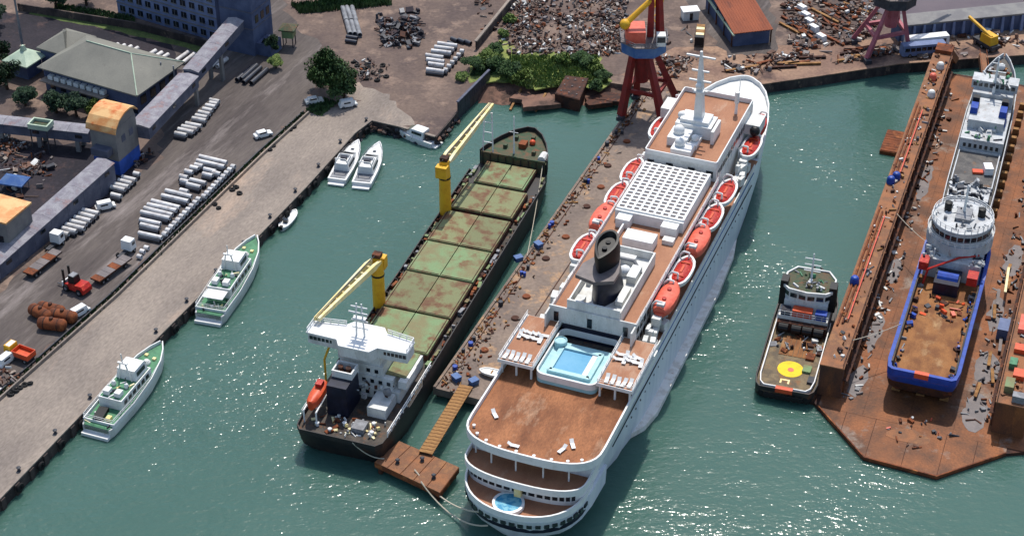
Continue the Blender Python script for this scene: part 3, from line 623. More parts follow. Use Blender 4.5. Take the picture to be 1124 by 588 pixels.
for sd_, y in dv:
    b = MB()
    for q in (-3.6, 3.6):
        b.path([(sd_ * 8.3, y + q, 12.7), (sd_ * 8.3, y + q, 18.4), (sd_ * 9, y + q, 19.4), (sd_ * 10.1, y + q, 19.3), (sd_ * 10.1, y + q, 18)], .2, 6)
    b.tube((sd_ * 8.4, y - 3.6, 17.9), (sd_ * 8.4, y + 3.6, 17.9), .1); b.build('davit', 'cleanwhite', cruise)
    MB().bb(sd_ * 9.0, sd_ * 10.6, y - 6.1, y - 4.9, 15.5, 17.2).build('raft_canister', 'white', cruise)
# ---- sun loungers on the side terraces
lg = thing('sun_lounger', '', 'sun lounger')
MB().bb(-.35, .35, -1, .35, .28, .36).build('seat', 'cleanwhite', lg); MB().box((0, .72, .52), (.7, .85, .07), 0, .6).build('backrest', 'cleanwhite', lg)
for x in (-.3, .3):
    for y in (-.8, .5): MB().bb(x - .04, x + .04, y - .04, y + .04, 0, .29).build('leg', 'cleanwhite', lg)
k = 0
for sd_, lab in ((-1, 'white sun lounger in the rows on the pier-side terrace above the pool'), (1, 'white sun lounger in the rows on the starboard terrace above the pool')):
    for row, n_ in ((23.9, 5), (30.2, 5), (31.4, 4)):
        for q in range(n_):
            o = lg if k == 0 else dup(lg); k += 1
            p = CR_M @ Vector((sd_ * (7.4 + q * 1.02 + rnd.uniform(-.1, .1)), row + rnd.uniform(-.2, .2), 17.06)); o.location = p; o.rotation_euler = (0, 0, R(-21.5 + rnd.choice((90, 80, 100, 0)) * (1 if row > 28 else 0) + rnd.uniform(-8, 8)))
            tag(o, lab, None, 'sun loungers on the ' + ('pier-side' if sd_ < 0 else 'starboard') + ' terrace')
for k, (x, y, a, lab) in enumerate(((-8.6, 11.2, 20, 'white lounger alone near the port stern corner of the brown aft deck'), (5.4, 6.8, -40, 'white lounger lying on the brown aft deck near the starboard stern curve'), (-2.6, 4.8, 70, 'white lounger at the stern rail in the middle of the brown aft deck'), (6.6, 8.6, 10, 'white lounger beside another near the starboard edge of the brown aft deck'))):
    o = dup(lg); o.location = CR_M @ Vector((x, y, 14.07)); o.rotation_euler = (0, 0, R(a)); tag(o, lab, None, 'stray loungers on the aft deck')

# ================================================================== CARGO SHIP
cgx, cgy, CGH = P(395, 490, 5)[0] - 4.4 * math.cos(R(19)), P(395, 490, 5)[1] + 4.4 * math.sin(R(19)), 19
cargo = ship_empty('cargo_ship', 'black general cargo ship with green hatch covers and two yellow deck cranes', 'cargo ship', cgx, cgy, CGH)
CG_M = Matrix.Translation((cgx, cgy, 0)) @ Matrix.Rotation(R(-CGH), 4, 'Z')
h = MB(); CS = [(0, 7.2, 4.5, 5, 3), (1.2, 8.2, 6, 5, 2.5), (5, 8.6, 7.4, 5, 1.5), (12, 8.7, 8.3, 5), (84, 8.7, 8.4, 5), (92, 8.3, 7, 5.2), (98, 7.2, 5, 5.4), (103, 5.3, 2.8, 5.6, -.5), (106.4, 3.2, 1.2, 5.8, -1.2), (108.6, .8, .2, 6, -2.4)]
hull(h, CS); h.build('hull', 'blackhull', cargo, True)
MB().prism(sym([(y, w_ - .3) for y, w_, *_ in CS[:7]]), 5.02, 5.08).build('main_deck', 'darkdeck', cargo)
FC = [(96, 7.75), (98, 7.3), (101, 6.2), (103, 5.35), (106.4, 3.3), (108.6, .9)]
MB().prism(sym(FC), 5.1, 7.6).build('forecastle', 'blackhull', cargo)
MB().prism(sym(inset(FC, .3)), 7.6, 7.66).build('forecastle_deck', 'greendeck', cargo)
MB().strip([(w_, y) for y, w_ in FC] + [(-w_, y) for y, w_ in reversed(FC)], 7.5, 8.7, .22).build('forecastle_bulwark', 'blackhull', cargo)
MB().bb(-7.3, 7.3, 95.7, 96.0, 5.05, 8.4).build('breakwater', 'greendeck', cargo)
b = MB()
for k in range(9): b.bb(-7 + k * 1.75, -6.85 + k * 1.75, 95.5, 95.72, 5.05, 8.2)
tag(b.build('breakwater_stiffeners', 'blackhull', cargo), kind='stuff')
b = MB(); b.tube((-.6, 98.2, 7.6), (-.6, 98.2, 17), .22, .12); b.tube((-1.6, 98.2, 13), (.4, 98.2, 13), .08); b.build('foremast', 'cleanwhite', cargo)
MB().bb(-.4, 1.2, 100.6, 102.6, 7.66, 8.8).build('windlass', 'rust', cargo); MB().ball((2.0, 103.2, 8.1), .7).build('buoy', 'orange', cargo, True)
for x, y in ((-3.2, 100), (3.6, 99.2), (-2, 104), (1.6, 105)): MB().bb(x - .4, x + .4, y - .4, y + .4, 7.66, 8.5).build('mooring_bitts', 'greendeck', cargo)
MB().tube((6.2, 96.6, 8.2), (6.2, 99, 8.2), .9, .9, 10).build('hose_reel', 'white', cargo)
# hatches: coaming and pairs of covers
RW = [(26.6, 38.1, 6.9, 0), (38.5, 50.7, 7.0, 1), (51.1, 62.0, 7.0, 0), (62.4, 74.0, 7.0, 1), (75.2, 85.4, 6.8, 1), (86.2, 95.0, 5.6, 0)]
for i, (a, b_, hw, m_) in enumerate(RW):
    MB().bb(-hw - .1, hw + .1, a - .1, b_ + .1, 5.08, 6.3).build('hatch_coaming', 'darkrust', cargo)
    for sd_ in (-1, 1):
        q = MB(); q.bb(sd_ * .09, sd_ * hw, a + .1, b_ - .1, 6.3, 6.72)
        hc = q.build('hatch_cover', 'hatchbrown' if m_ else 'hatchgreen', cargo)
        hc.data.materials[0] = MATS['hatchbrown' if m_ else 'hatchgreen']
        q = MB(); q.bb(sd_ * .3, sd_ * (hw - .3), a + .25, a + .4, 6.72, 6.8); q.bb(sd_ * (hw - .45), sd_ * (hw - .3), a + .45, b_ - .3, 6.72, 6.8); q.build('cover_rib', 'darkrust', hc)
for sd_ in (-1, 1):
    b = MB(); b.strip([(sd_ * 8.72, 20), (sd_ * 8.72, 92)], 4.6, 6.0, .2 * sd_)
    for k in range(30): b.bb(sd_ * 8.45, sd_ * 8.1, 22 + k * 2.4, 22.2 + k * 2.4, 5.05, 5.9)
    b.build('side_bulwark', 'blackhull', cargo)
    b = MB()
    for k in range(46):
        y = rnd.uniform(25, 94); sx = rnd.uniform(.3, .8); b.cur = rnd.randrange(4); b.box((sd_ * rnd.uniform(7.4, 8.1), y, 5.4), (sx, rnd.uniform(.3, 2), rnd.uniform(.3, 1.3)), rnd.uniform(-.2, .2))
    tag(b.build('deck_gear', ['darkrust', 'rust', 'hatchgreen', 'steel'], cargo), kind='stuff')
# cranes
def deck_crane(x, y, zt, tipy, tipz, tipx):
    q = MB(); q.tube((x, y, 5), (x, y, zt - 4.2), 1.25, 1.2, 14); cr = q.build('crane_post', 'yellow', cargo, True)
    MB().tube((x, y, zt - 4.2), (x, y, zt - 3.8), 1.3, 1.3, 14).build('slewing_ring', 'black', cr)
    d = 1 if tipy > y else -1
    q = MB(); q.tube((x, y, zt - 3.8), (x, y, zt), 1.25, 1.0, 14); q.bb(x - 1.2, x + 1.2, y - d * .6, y - d * 2.2, zt - 3.2, zt - .6); q.build('crane_head', 'yellow', cr, True)
    a, e = Vector((x, y + d * .6, zt - .6)), Vector((tipx, tipy, tipz))
    q = MB()
    for s_ in (-1, 1):
        n_ = Vector((s_ * .85, 0, 0)); m1 = a + (e - a) * .1
        q.loft([[a + n_ + Vector((-.3, 0, -.2)), a + n_ + Vector((.3, 0, -.2)), a + n_ + Vector((.3, 0, .35)), a + n_ + Vector((-.3, 0, .35))],
                [m1 + n_ + Vector((-.32, 0, -.6)), m1 + n_ + Vector((.32, 0, -.6)), m1 + n_ + Vector((.32, 0, .7)), m1 + n_ + Vector((-.32, 0, .7))],
                [e + n_ * .4 + Vector((-.25, 0, -.35)), e + n_ * .4 + Vector((.25, 0, -.35)), e + n_ * .4 + Vector((.25, 0, .35)), e + n_ * .4 + Vector((-.25, 0, .35))]])
    for k in range(1, 9):
        p = a + (e - a) * (k / 9); w_ = .62 * (1 - k / 9 * .7); q.box(p, (2 * w_, .4, .4))
    q.build('crane_jib', 'palewhiteyellow', cr)
    q = MB(); q.tube((x, y - d * 1.2, zt + .6), e + Vector((0, 0, .4)), .07, .07, 4); q.tube((x - .4, y - d * 1.2, zt + .2), e + Vector((-.3, 0, .4)), .07, .07, 4); q.build('luffing_wire', 'darksteel', cr)
    MB().bb(x - .8, x + .8, y - .6, y + .9, zt, zt + .8).build('sheave_block', 'darkrust', cr)
deck_crane(-7.5, 74.2, 18.5, 99.5, 18.2, -6.2)
deck_crane(-8.0, 39.2, 17.2, 17.0, 17.4, -10.6)
b = MB(); b.path([(-7.4, 97, 7.6), (-7.0, 97.4, 17.4)], .18); b.path([(-5.0, 97, 7.6), (-5.4, 97.4, 17.4)], .18)
for z in (10, 12.5, 15, 17.4): b.tube((-7.3, 97.2, z), (-5.1, 97.2, z), .12)
b.build('jib_rest', 'cleanwhite', cargo)
# accommodation block
MB().bb(-6.4, 6.6, 13.4, 25.2, 5.08, 7.4).build('deckhouse', 'white', cargo)
MB().bb(-5.6, 5.2, 13.9, 24.4, 7.4, 9.6).build('cabin_deck', 'white', cargo)
MB().bb(-5.2, 3.2, 14.2, 23.6, 9.6, 11.8).build('upper_cabin_deck', 'white', cargo)
acc = MB().bb(-5.6, 2.6, 14.4, 21.0, 11.8, 13.8).build('wheelhouse_base', 'white', cargo)
for z, y, x0, n_ in ((5.9, 13.4, -1.6, 5), (8.1, 13.9, -.8, 4), (10.2, 14.2, 0, 2)):
    for k in range(n_): MB().bb(x0 + k * 1.6, x0 + .7 + k * 1.6, y - .06, y + .06, z, z + .8).build('window', 'glass', cargo)
wpoly = [(-11.4, 14.4), (-11.4, 17.6), (-5.4, 18.4), (-4.4, 19.8), (1.4, 19.8), (2.4, 18.4), (8.0, 17.6), (8.0, 14.4), (2.4, 14.2), (1.4, 12.6), (-4.4, 12.6), (-5.4, 14.2)]
wh = MB().prism(wpoly, 13.8, 16.0).build('wheelhouse', 'white', cargo)
for k in range(7): MB().bb(-11 + k * .8, -10.4 + k * .8, 14.24, 14.42, 14.8, 15.5).build('window', 'glass', wh)
for k in range(7): MB().bb(2.7 + k * .75, 3.25 + k * .75, 14.24, 14.42, 14.8, 15.5).build('window', 'glass', wh)
MB().prism([(x * 1.02, y + (.25 if y > 16 else -.2)) for x, y in wpoly], 16.0, 16.25).build('wheelhouse_roof', 'cleanwhite', wh)
MB().rail([(-11.4, 14.3), (-11.4, 17.7), (-5.4, 18.6)], 16.25, .9, 1.5, .08).build('roof_rail', 'cleanwhite', wh)
MB().rail([(8, 14.3), (8, 17.8), (2.6, 18.6)], 16.25, .9, 1.5, .08).build('roof_rail', 'cleanwhite', wh)
b = MB()
for x in (-2.6, -1.0): b.tube((x, 16.4, 16.2), (-1.8 + (x + 1.8) * .6, 16.4, 23.4), .2, .14)
for z in (18, 19.6, 21.2, 22.6): b.tube((-3.4, 16.4, z), (-.2, 16.4, z), .15)
b.bb(-3, -.6, 15.9, 16.9, 20, 20.25); b.bb(-3.6, 0, 15.7, 15.9, 21.6, 21.9); b.build('radar_mast', 'cleanwhite', cargo)
# funnel and engine casing
fc = MB().taper(-4.6, -.6, 6.4, 12.0, 5.08, 11.6, .1, .1).build('funnel', 'navy', cargo)
MB().strip([(-4.6, 9.2), (-.7, 9.2), (-.7, 12.4), (-4.6, 12.4)], 11.2, 13.0, .3, True).build('funnel_top', 'white', fc)
for x in (-3.4, -1.9): MB().tube((x, 10.8, 11.4), (x, 10.6, 13.2), .5, .5, 10).build('exhaust_pipe', 'darkrust', fc)
MB().bb(2.4, 6.0, 8.2, 13.2, 5.08, 7.2).build('engine_casing', 'white', cargo)
MB().bb(3.3, 7.2, 15.2, 22.6, 9.6, 9.8).build('boat_platform', 'hatchgreen', cargo)
MB().bb(1.4, 3.8, 3.0, 5.6, 5.08, 6.2).build('steering_flat', 'steel', cargo)
for x, y in ((-5, 2.8), (-2.2, 2.0), (5.2, 3.6), (-.4, 4.4), (4.6, 6)): MB().lathe([(.3, 0), (.3, .6), (.42, .7), (.3, .8)], (x, y, 5.1), 8).build('mooring_bitts', 'cleanwhite', cargo)
b = MB(); scatter(b, polyrand([(-6, 1.5), (6.5, 1.5), (7, 7), (-1.5, 6.5), (-6.5, 5)], 5.1), 50, (.3, 1.1), .6, 4); tag(b.build('poop_clutter', ['steel', 'rust', 'palewhiteyellow', 'white'], cargo), kind='stuff')
POOP = [(0, 7.25), (1.2, 8.25), (5, 8.65), (12, 8.75)]
MB().strip([(-w_, y) for y, w_ in reversed(POOP)] + [(w_, y) for y, w_ in POOP], 4.9, 5.9, .2).build('poop_bulwark', 'blackhull', cargo)
MB().rail([(8.5, 3), (8.6, 12), (8.6, 24)], 5.9, 1.3, 1.8, .1, 2).build('starboard_rail', 'cleanwhite', cargo)
MB().rail([(-8.5, 4), (-8.6, 13)], 5.9, 1.0, 1.8, .06).build('port_rail', 'cleanwhite', cargo)
MB().bb(6.2, 7.8, 14, 19, 8, 9.6).build('liferaft_rack', 'white', cargo)
b = MB(); scatter(b, polyrand([(-4.6, 9), (4.4, 9), (6, 13), (6, 15), (-1, 15)], 8.02), 24, (.3, 1.2), 1.2, 3); tag(b.build('deckhouse_fittings', ['white', 'steel', 'darkrust'], cargo), kind='stuff')
# boat cradle and enclosed lifeboat
b = MB()
for x in (-7.6, -5.2): b.path([(x, 3.0, 5.1), (x, 3.0, 7.8), (x, 11, 8.8), (x, 11, 5.1)], .16)
for y in (4.2, 8.8): b.tube((-7.6, y, 7.9), (-5.2, y, 7.9), .16)
b.build('boat_cradle', 'cleanwhite', cargo)
fb = thing('rescue_boat', 'orange enclosed lifeboat in its cradle on the stern of the cargo ship', 'lifeboat', CG_M @ Vector((-6.4, 6.8, 8.9)), R(-CGH)); fb.rotation_euler = (R(5), 0, R(-CGH))
FS = [(-3.4, .5), (-2.8, 1.0), (-1, 1.25), (1.2, 1.2), (2.6, .8), (3.4, .2)]
MB().loft([boat_ring(y, w_, 0, -1.0) for y, w_ in FS]).build('hull', 'orange', fb, True)
MB().loft([[(w_, y, 0), (w_ * .9, y, .8), (w_ * .4, y, 1.2), (-w_ * .4, y, 1.2), (-w_ * .9, y, .8), (-w_, y, 0)] for y, w_ in FS[:-1]]).build('canopy', 'orange', fb, True)
MB().bb(-.6, .6, .4, 1.8, 1.1, 2.0).build('helm_cover', 'red', fb)
# yellow life-raft davit at the port side aft of the bridge
b = MB(); b.path([(-8.2, 14, 5.1), (-8.2, 14, 11), (-8.0, 16, 12.6), (-7.4, 18.4, 12.8)], .22); b.build('stores_crane', 'yellow', cargo)

# ================================================================== FLOATING DOCK
dkx, dky, DKH = 66.81, 244.99, 20
def dock_pt(v_, u_, z=0): return Matrix.Translation((dkx, dky, 0)) @ Matrix.Rotation(R(-DKH), 4, 'Z') @ Vector((v_, u_, z))
dock = ship_empty('floating_dock', 'rusty floating dry dock with high wing walls and pointed apron end', 'dry dock', dkx, dky, DKH)
FLOOR = [(-16.3, 13), (-4.5, .5), (8.6, -.2), (19.3, 10.4), (26, 14), (26, 148), (-16.3, 148)]
WZ = 7.6
MB().prism(FLOOR, -3, .72).build('pontoon', 'darkrust', dock)
# deck plates with open seams
for j in range(15):
    y0 = 12 + j * 9
    for i in range(5):
        x0 = -15.2 + i * 8.2
        q = MB(); q.bb(x0, x0 + 8.16, y0, min(y0 + 8.96, 147.9), .72, .80 + rnd.uniform(-.01, .02)); q.build('deck_plate', 'dockfloor', dock)
for poly in ([(-15.1, 11.95), (-9.9, 6.4), (-9.9, 11.95)], [(-9.8, 6.3), (-4.4, .7), (-4.4, 11.95), (-9.8, 11.95)], [(-4.3, .65), (2.1, .3), (2.1, 11.95), (-4.3, 11.95)], [(2.2, .3), (8.5, 0), (8.5, 11.95), (2.2, 11.95)], [(8.6, .05), (14, 5.3), (14, 11.95), (8.6, 11.95)], [(14.1, 5.4), (19.2, 10.5), (19.2, 11.95), (14.1, 11.95)]):
    MB().prism(poly, .72, .8 + rnd.uniform(0, .02)).build('apron_plate', 'dockfloor', dock)
MB().strip([(-15.35, 12), (-4.5, .45), (8.6, -.25), (19.3, 10.35)], .3, .95, .25).build('apron_coaming', 'rust', dock)
for nm, x0, x1, ya in (('wing_wall', -16.2, -11.9, 15.5), ('wing_wall', 15.8, 21.5, 15.5)):
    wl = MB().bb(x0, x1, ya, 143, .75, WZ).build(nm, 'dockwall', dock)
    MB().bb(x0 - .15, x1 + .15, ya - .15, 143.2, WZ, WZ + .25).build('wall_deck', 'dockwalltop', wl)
    xin = x1 if x0 < 0 else x0; s_ = 1 if x0 < 0 else -1
    for k in range(27): MB().bb(xin, xin + s_ * .35, ya + 2 + k * 4.8, ya + 2.4 + k * 4.8, .8, WZ - .05).build('stiffener', 'dockwall', wl)
    MB().bb(xin, xin + s_ * .9, ya + 1, 142, 4.2, 4.35).build('walkway', 'darkrust', wl)
    MB().rail([(xin - s_ * .1, ya), (xin - s_ * .1, 143)], WZ + .25, 1.0, 3, .05).build('wall_rail', 'darkrust', wl)
    xo = x0 if x0 < 0 else x1
    for q, (r_, zz) in enumerate(((.2, WZ + .5), (.2, WZ + .5), (.14, WZ + .9))):
        for (ya_, yb_) in ((28, 72), (84, 118)):
            MB().tube((xo + s_ * (.5 + q * .8), ya_ + q, zz), (xo + s_ * (.5 + q * .8), yb_ - q * 2, zz), r_, r_, 8).build('service_pipe', 'salmon' if q == 2 else 'rust', wl)
    b = MB(); scatter(b, lambda: (rnd.uniform(min(x0, x1) + .6, max(x0, x1) - .6), rnd.uniform(ya + 1, 142), WZ + .25), 150, (.25, .9), .7, 7)
    tag(b.build('wall_clutter', ['rust', 'darkrust', 'steel', 'white', 'dockwalltop', 'timber', 'darksteel'], wl), kind='stuff')
for (x, y, c_) in ((-15.4, 82, 'blue'), (-14.6, 84, 'blue'), (-15.4, 43, 'blue'), (-13.4, 122, 'white'), (-14.4, 130, 'salmon'), (-13.6, 136, 'white')):
    MB().lathe([(.9, 0), (.95, .3), (.8, 1.3), (.55, 1.6), (.2, 1.7)], (x, y, WZ + .25), 10).build('ventilator', c_, dock)
MB().bb(-16, -12, 143.3, 147, .8, WZ + 1.2).build('winch_house', 'rust', dock)
# green and orange gear on the right wing wall
for (x, y, sx, sy, sz, c_) in ((17.4, 20, 1.6, 3, 1.5, 'hatchgreen'), (18.6, 24, 2, 2.4, 1.1, 'orange'), (17.2, 27, 1.4, 2.2, 1.2, 'patrolgreen'), (19.4, 17, 2.2, 1.6, 1.4, 'steel'), (18, 32, 2.4, 2, 1, 'orange'), (17.4, 40, 1.4, 5, 1, 'salmon')):
    MB().bb(x - sx / 2, x + sx / 2, y - sy / 2, y + sy / 2, WZ + .25, WZ + .25 + sz).build('deck_machine', c_, dock)
# keel blocks
kb = None
for y in list(range(22, 66, 4)) + list(range(80, 138, 4)):
    for x in (-2.6, 2, 6.4):
        if kb is None: kb = MB().taper(-.8, .8, -.6, .6, 0, 1.5, .2, .1).build('keel_block', 'timber', dock); o = kb
        else: o = kb.copy(); C.objects.link(o)
        o.location = (x, y, .8)
def rect_rand(x0, x1, y0, y1, z): return lambda: (rnd.uniform(x0, x1), rnd.uniform(y0, y1), z)
for nm, rc, n_, mats in (('left side', (-11.4, -8.6, 16, 138, .86), 150, ['steel', 'rust', 'darkrust', 'greywing', 'white', 'dockfloor', 'darksteel']),
                         ('right side', (10.4, 15.4, 16, 138, .82), 230, ['steel', 'darkrust', 'rust', 'greywing', 'darksteel', 'dockfloor', 'steel']),
                         ('apron', (-3, 10, 4, 15, .82), 22, ['rust', 'darkrust', 'steel', 'salmon', 'darksteel', 'white', 'rust'])):
    b = MB(); scatter(b, rect_rand(*rc), n_, (.25, 1.15), .6, 7, long_=.5)
    o = b.build('dock_debris', mats, dock); tag(o, kind='stuff')
for k, (x, y, rx_, ry_) in enumerate(((-9.8, 22, 1.6, 5), (-9.6, 38, 1.2, 7), (-9.9, 60, 1.3, 5), (12.4, 20, 2.2, 6), (12.6, 34, 2.4, 5), (11.8, 52, 1.6, 6), (-9.6, 96, 1.2, 8), (12.6, 72, 1.8, 6), (2, 9, 4, 2))):
    o = MB().prism(rough([(x + rx_ * math.cos(6.283 * i / 14), y + ry_ * math.sin(6.283 * i / 14)) for i in range(14)], .35, 1.0), .8, .835).build('dried_mud_patch', 'greywing' if k < 8 else 'dockwalltop', dock)
# staging boards beside the blue ship, each one a plank of scaffolding
for k in range(9): MB().box((12.4 + rnd.uniform(-1.4, 1.6), 26 + k * 5.2, 1.5), (.6, rnd.uniform(3, 6), .25), rnd.uniform(-.25, .25)).build('staging_board', rnd.choice(('greywing', 'timber', 'steel')), dock)
MB().box((12.4, 60, 4), (.5, 7, .4), .06, .2).build('white_boom', 'palewhiteyellow', dock)
MB().bb(12.8, 15, 44, 48, .8, 3.2).build('blue_container', 'wallblue', dock)

# ------------------------------------------------------------------ blue offshore supply ship in the dock
osv = thing('supply_ship', 'offshore supply ship with blue hull and brown working deck inside dry dock', 'supply ship', dock_pt(1.9, 18, 2.3), R(-DKH))
SS = [(0, 5.4, 4.4, 4.6, 1.5), (.6, 6.2, 5.4, 4.6, 1), (3, 6.6, 6.2, 4.6), (34, 6.6, 6.3, 4.6), (42, 6.5, 5.6, 5.2), (48, 5.4, 3.6, 6.2), (52, 3.4, 1.4, 6.8), (54.6, .7, .2, 7.2, -1)]
h = MB(); hull(h, [(y, w_, wb + (w_ - wb) * .6, zd, *[q * .4 for q in r_]) for y, w_, wb, zd, *r_ in SS], zb=2.9); h.build('hull', 'blue', osv, True)
h = MB(); hull(h, [(y + (r_[0] * .4 if r_ else 0), wb + (w_ - wb) * .58, wb * .8, 2.9, *[q for q in r_]) for y, w_, wb, zd, *r_ in SS], zb=0); h.build('hull_bottom', 'darkrust', osv, True)
MB().prism(sym([(y, w_ - .35) for y, w_, *_ in SS[:4]]), 4.6, 4.66).build('working_deck', 'osvdeck', osv)
zb = lambda p: 6.0 + max(0, p[1] - 34) * .14
SW = [(w_ + .06, y) for y, w_, *_ in SS]; MB().strip([(-a, y) for a, y in reversed(SW)] + SW, lambda p: zb(p) - 1.6, zb, .7).build('bulwark', 'blue', osv)
MB().bb(-1.3, 1.3, -.12, .85, 5.0, 6.1).build('stern_roller', 'orange', osv)
for s_ in (-1, 1):
    MB().strip([(s_ * 5.6, 2), (s_ * 5.7, 31)], 4.66, 6.3, -.3 * s_).build('crash_rail', 'darkdeck', osv)
    b = MB(); scatter(b, rect_rand(min(s_ * 4.6, s_ * 5.4), max(s_ * 4.6, s_ * 5.4), 1.6, 30, 4.66), 36, (.3, 1.2), .9, 4); tag(b.build('rail_gear', ['darksteel', 'blue', 'darkrust', 'steel'], osv), kind='stuff')
b = MB(); scatter(b, rect_rand(-3.4, 4, 20, 27, 4.66), 26, (.4, 1.6), .8, 4); tag(b.build('deck_gear', ['darksteel', 'orange', 'darkrust', 'rust'], osv), kind='stuff')
MB().bb(-1.6, .6, 1.6, 2.2, 4.68, 4.9).build('deck_board', 'greyship', osv)
MB().bb(-2.6, 2.2, 28, 33.4, 4.66, 7.4).build('towing_winch', 'navy', osv)
b = MB(); b.tube((-2.2, 30.6, 7.0), (1.8, 30.6, 7.0), 1.3, 1.3, 12); b.build('winch_drum', 'blue', osv)
MB().bb(-5.4, 5.4, 33.6, 47.6, 4.7, 9.0).build('lower_house', 'greyship', osv)
def round_house(cx, cy, rx, ry, n=28): return [(cx + rx * math.cos(2 * math.pi * k / n), cy + ry * math.sin(2 * math.pi * k / n)) for k in range(n)]
MB().prism(round_house(0, 42, 6.5, 6.9), 9.0, 11.4).build('middle_house', 'greyship', osv)
wh = MB().prism(round_house(0, 42, 5.8, 6.2), 11.4, 14.2).build('wheelhouse', 'greyship', osv)
rp_ = round_house(0, 42, 5.84, 6.24)
for (ax, ay), (bx, by) in zip(rp_, rp_[1:] + rp_[:1]):
    d = Vector((bx - ax, by - ay)); MB().box(((ax + bx) / 2, (ay + by) / 2, 12.9), (d.length * .8, .12, 1.0), math.atan2(d.y, d.x)).build('window', 'glass', wh)
MB().prism(round_house(0, 42, 6.1, 6.5), 14.2, 14.45).build('wheelhouse_roof', 'greyship', wh)
MB().rail(rp_ + rp_[:1], 14.45, 1, 1.2, .06).build('roof_rail', 'cleanwhite', wh)
MB().rail(round_house(0, 42, 6.5, 6.85) + round_house(0, 42, 6.5, 6.85)[:1], 11.4, .9, 1.2, .06).build('walkway_rail', 'cleanwhite', osv)
for x, y in ((-3.2, 43.6), (3.4, 43.4)): MB().lathe([(.75, 0), (.75, 1.8), (.45, 1.9)], (x, y, 14.45), 10).build('exhaust_stack', 'black', osv)
MB().bb(-1.4, 1.6, 40, 44.4, 14.45, 15.2).build('roof_equipment', 'steel', osv)
b = MB(); scatter(b, polyrand(round_house(0, 42, 5.2, 5.6), 14.45), 40, (.3, 1.0), .9, 4); scatter(b, lambda: (rnd.choice((-1, 1)) * rnd.uniform(3, 5.8), rnd.uniform(33.4, 37), 9.0), 34, (.3, 1.1), 1.1, 4); tag(b.build('roof_clutter', ['greyship', 'steel', 'darksteel', 'greyship'], osv), kind='stuff')
b = MB(); b.tube((0, 43, 15), (0, 43.4, 21), .3, .15); b.tube((-1.6, 43.2, 18.4), (1.6, 43.2, 18.4), .12); b.build('mast', 'cleanwhite', osv)
MB().bb(-6.2, -4.4, 31.4, 34.2, 7.4, 9.2).build('rescue_boat', 'red', osv); MB().bb(3.4, 5.4, 29.6, 32.4, 7.0, 8.8).build('rescue_boat', 'red', osv)
b = MB(); b.path([(-4.8, 30, 4.7), (-4.2, 30.6, 8.4), (1, 35, 9.4), (4.6, 36.8, 9.6)], .22); b.build('crane_boom', 'red', osv)

# ------------------------------------------------------------------ grey ship ahead of it in the dock
gv = thing('survey_ship', 'long narrow grey and white ship under repair ahead of the supply ship', 'ship', dock_pt(1.1, 75, 2.3), R(-DKH + .9))
GS = [(0, 4.4, 3.6, 5.4, 1), (1, 4.9, 4.2, 5.4), (10, 5.1, 4.8, 5.4), (40, 5.1, 4.6, 5.6), (52, 4.6, 3.2, 6.2), (60, 3.2, 1.5, 6.9), (65, 1.6, .5, 7.4, -1), (67.6, .3, .1, 7.7, -2)]
h = MB(); hull(h, GS, zb=0); h.build('hull', 'steel', gv, True)
MB().prism(sym([(y, max(w_ - .25, .05)) for y, w_, *_ in GS]), lambda p: 4.0, lambda p: 5.46 + max(0, p[1] - 10) * .039).build('deck', 'greydeck', gv)
GW = [(w_ + .05, y) for y, w_, *_ in GS]; MB().strip([(-a, y) for a, y in reversed(GW)] + GW, lambda p: 5.0 + max(0, p[1] - 10) * .039, lambda p: 6.5 + max(0, p[1] - 10) * .039, .2).build('bulwark', 'greyship', gv)
MB().bb(-4.2, 4.2, 2, 7, 5.46, 8.2).build('aft_house', 'greyship', gv)
for k in range(5): MB().bb(-3.6 + k * 1.5, -2.7 + k * 1.5, 1.9, 2.05, 6.4, 7.3).build('window', 'glass', gv)
b = MB(); scatter(b, rect_rand(-4, 4, 1.5, 8, 8.2), 60, (.4, 1.4), 1.4, 4); tag(b.build('aft_clutter', ['greyship', 'steel', 'greydeck', 'darksteel'], gv), kind='stuff')
MB().bb(-4.3, 4.3, 9.5, 24, 5.46, 6.6).build('flight_deck', 'greydeck', gv)
MB().strip([(-4.4, 9.4), (4.4, 9.4), (4.4, 24), (-4.4, 24)], 6.4, 7.1, .25, True).build('deck_coaming', 'greyship', gv)
MB().box((2.6, 16.4, 7.5), (1.8, 2.6, 1.6), .3).build('deck_machine', 'cleanwhite', gv)
MB().box((.6, 15.6, 6.9), (2.2, 1.4, .5), .2).build('orange_tarp', 'orange', gv)
h1 = MB().bb(-4.6, 4.6, 24.4, 40, 5.5, 9.4).build('midship_house', 'greyship', gv)
for k in range(7): MB().bb(-3.8 + k * 1.15, -3.2 + k * 1.15, 24.3, 24.45, 7.4, 8.3).build('window', 'glass', h1)
MB().bb(-3.8, 3.8, 29, 39.4, 9.4, 11.6).build('upper_house', 'greyship', gv)
for x in (-3.1, 3.1):
    MB().taper(x - .9, x + .9, 31.6, 34.8, 9.4, 13.0, .15, .2).build('funnel', 'blue', gv)
    MB().taper(x - .8, x + .8, 34.9, 36.6, 11.6, 13.8, .1, .1).build('vent_trunk', 'black', gv)
h2 = MB().bb(-4.4, 4.4, 40, 47, 6.0, 12.4).build('bridge_house', 'greyship', gv)
MB().bb(-5.0, 5.0, 42, 45.6, 12.4, 14.4).build('wheelhouse', 'greyship', gv)
for k in range(8): MB().bb(-4.6 + k * 1.18, -3.8 + k * 1.18, 41.9, 42.05, 13, 13.9).build('window', 'glass', h2)
b = MB(); b.tube((0, 41, 12.4), (0, 41.5, 21), .35, .15); b.tube((-2, 41.2, 17.6), (2, 41.2, 17.6), .14); b.tube((-1.2, 41.2, 19.6), (1.2, 41.2, 19.6), .12); b.build('mast', 'cleanwhite', gv)
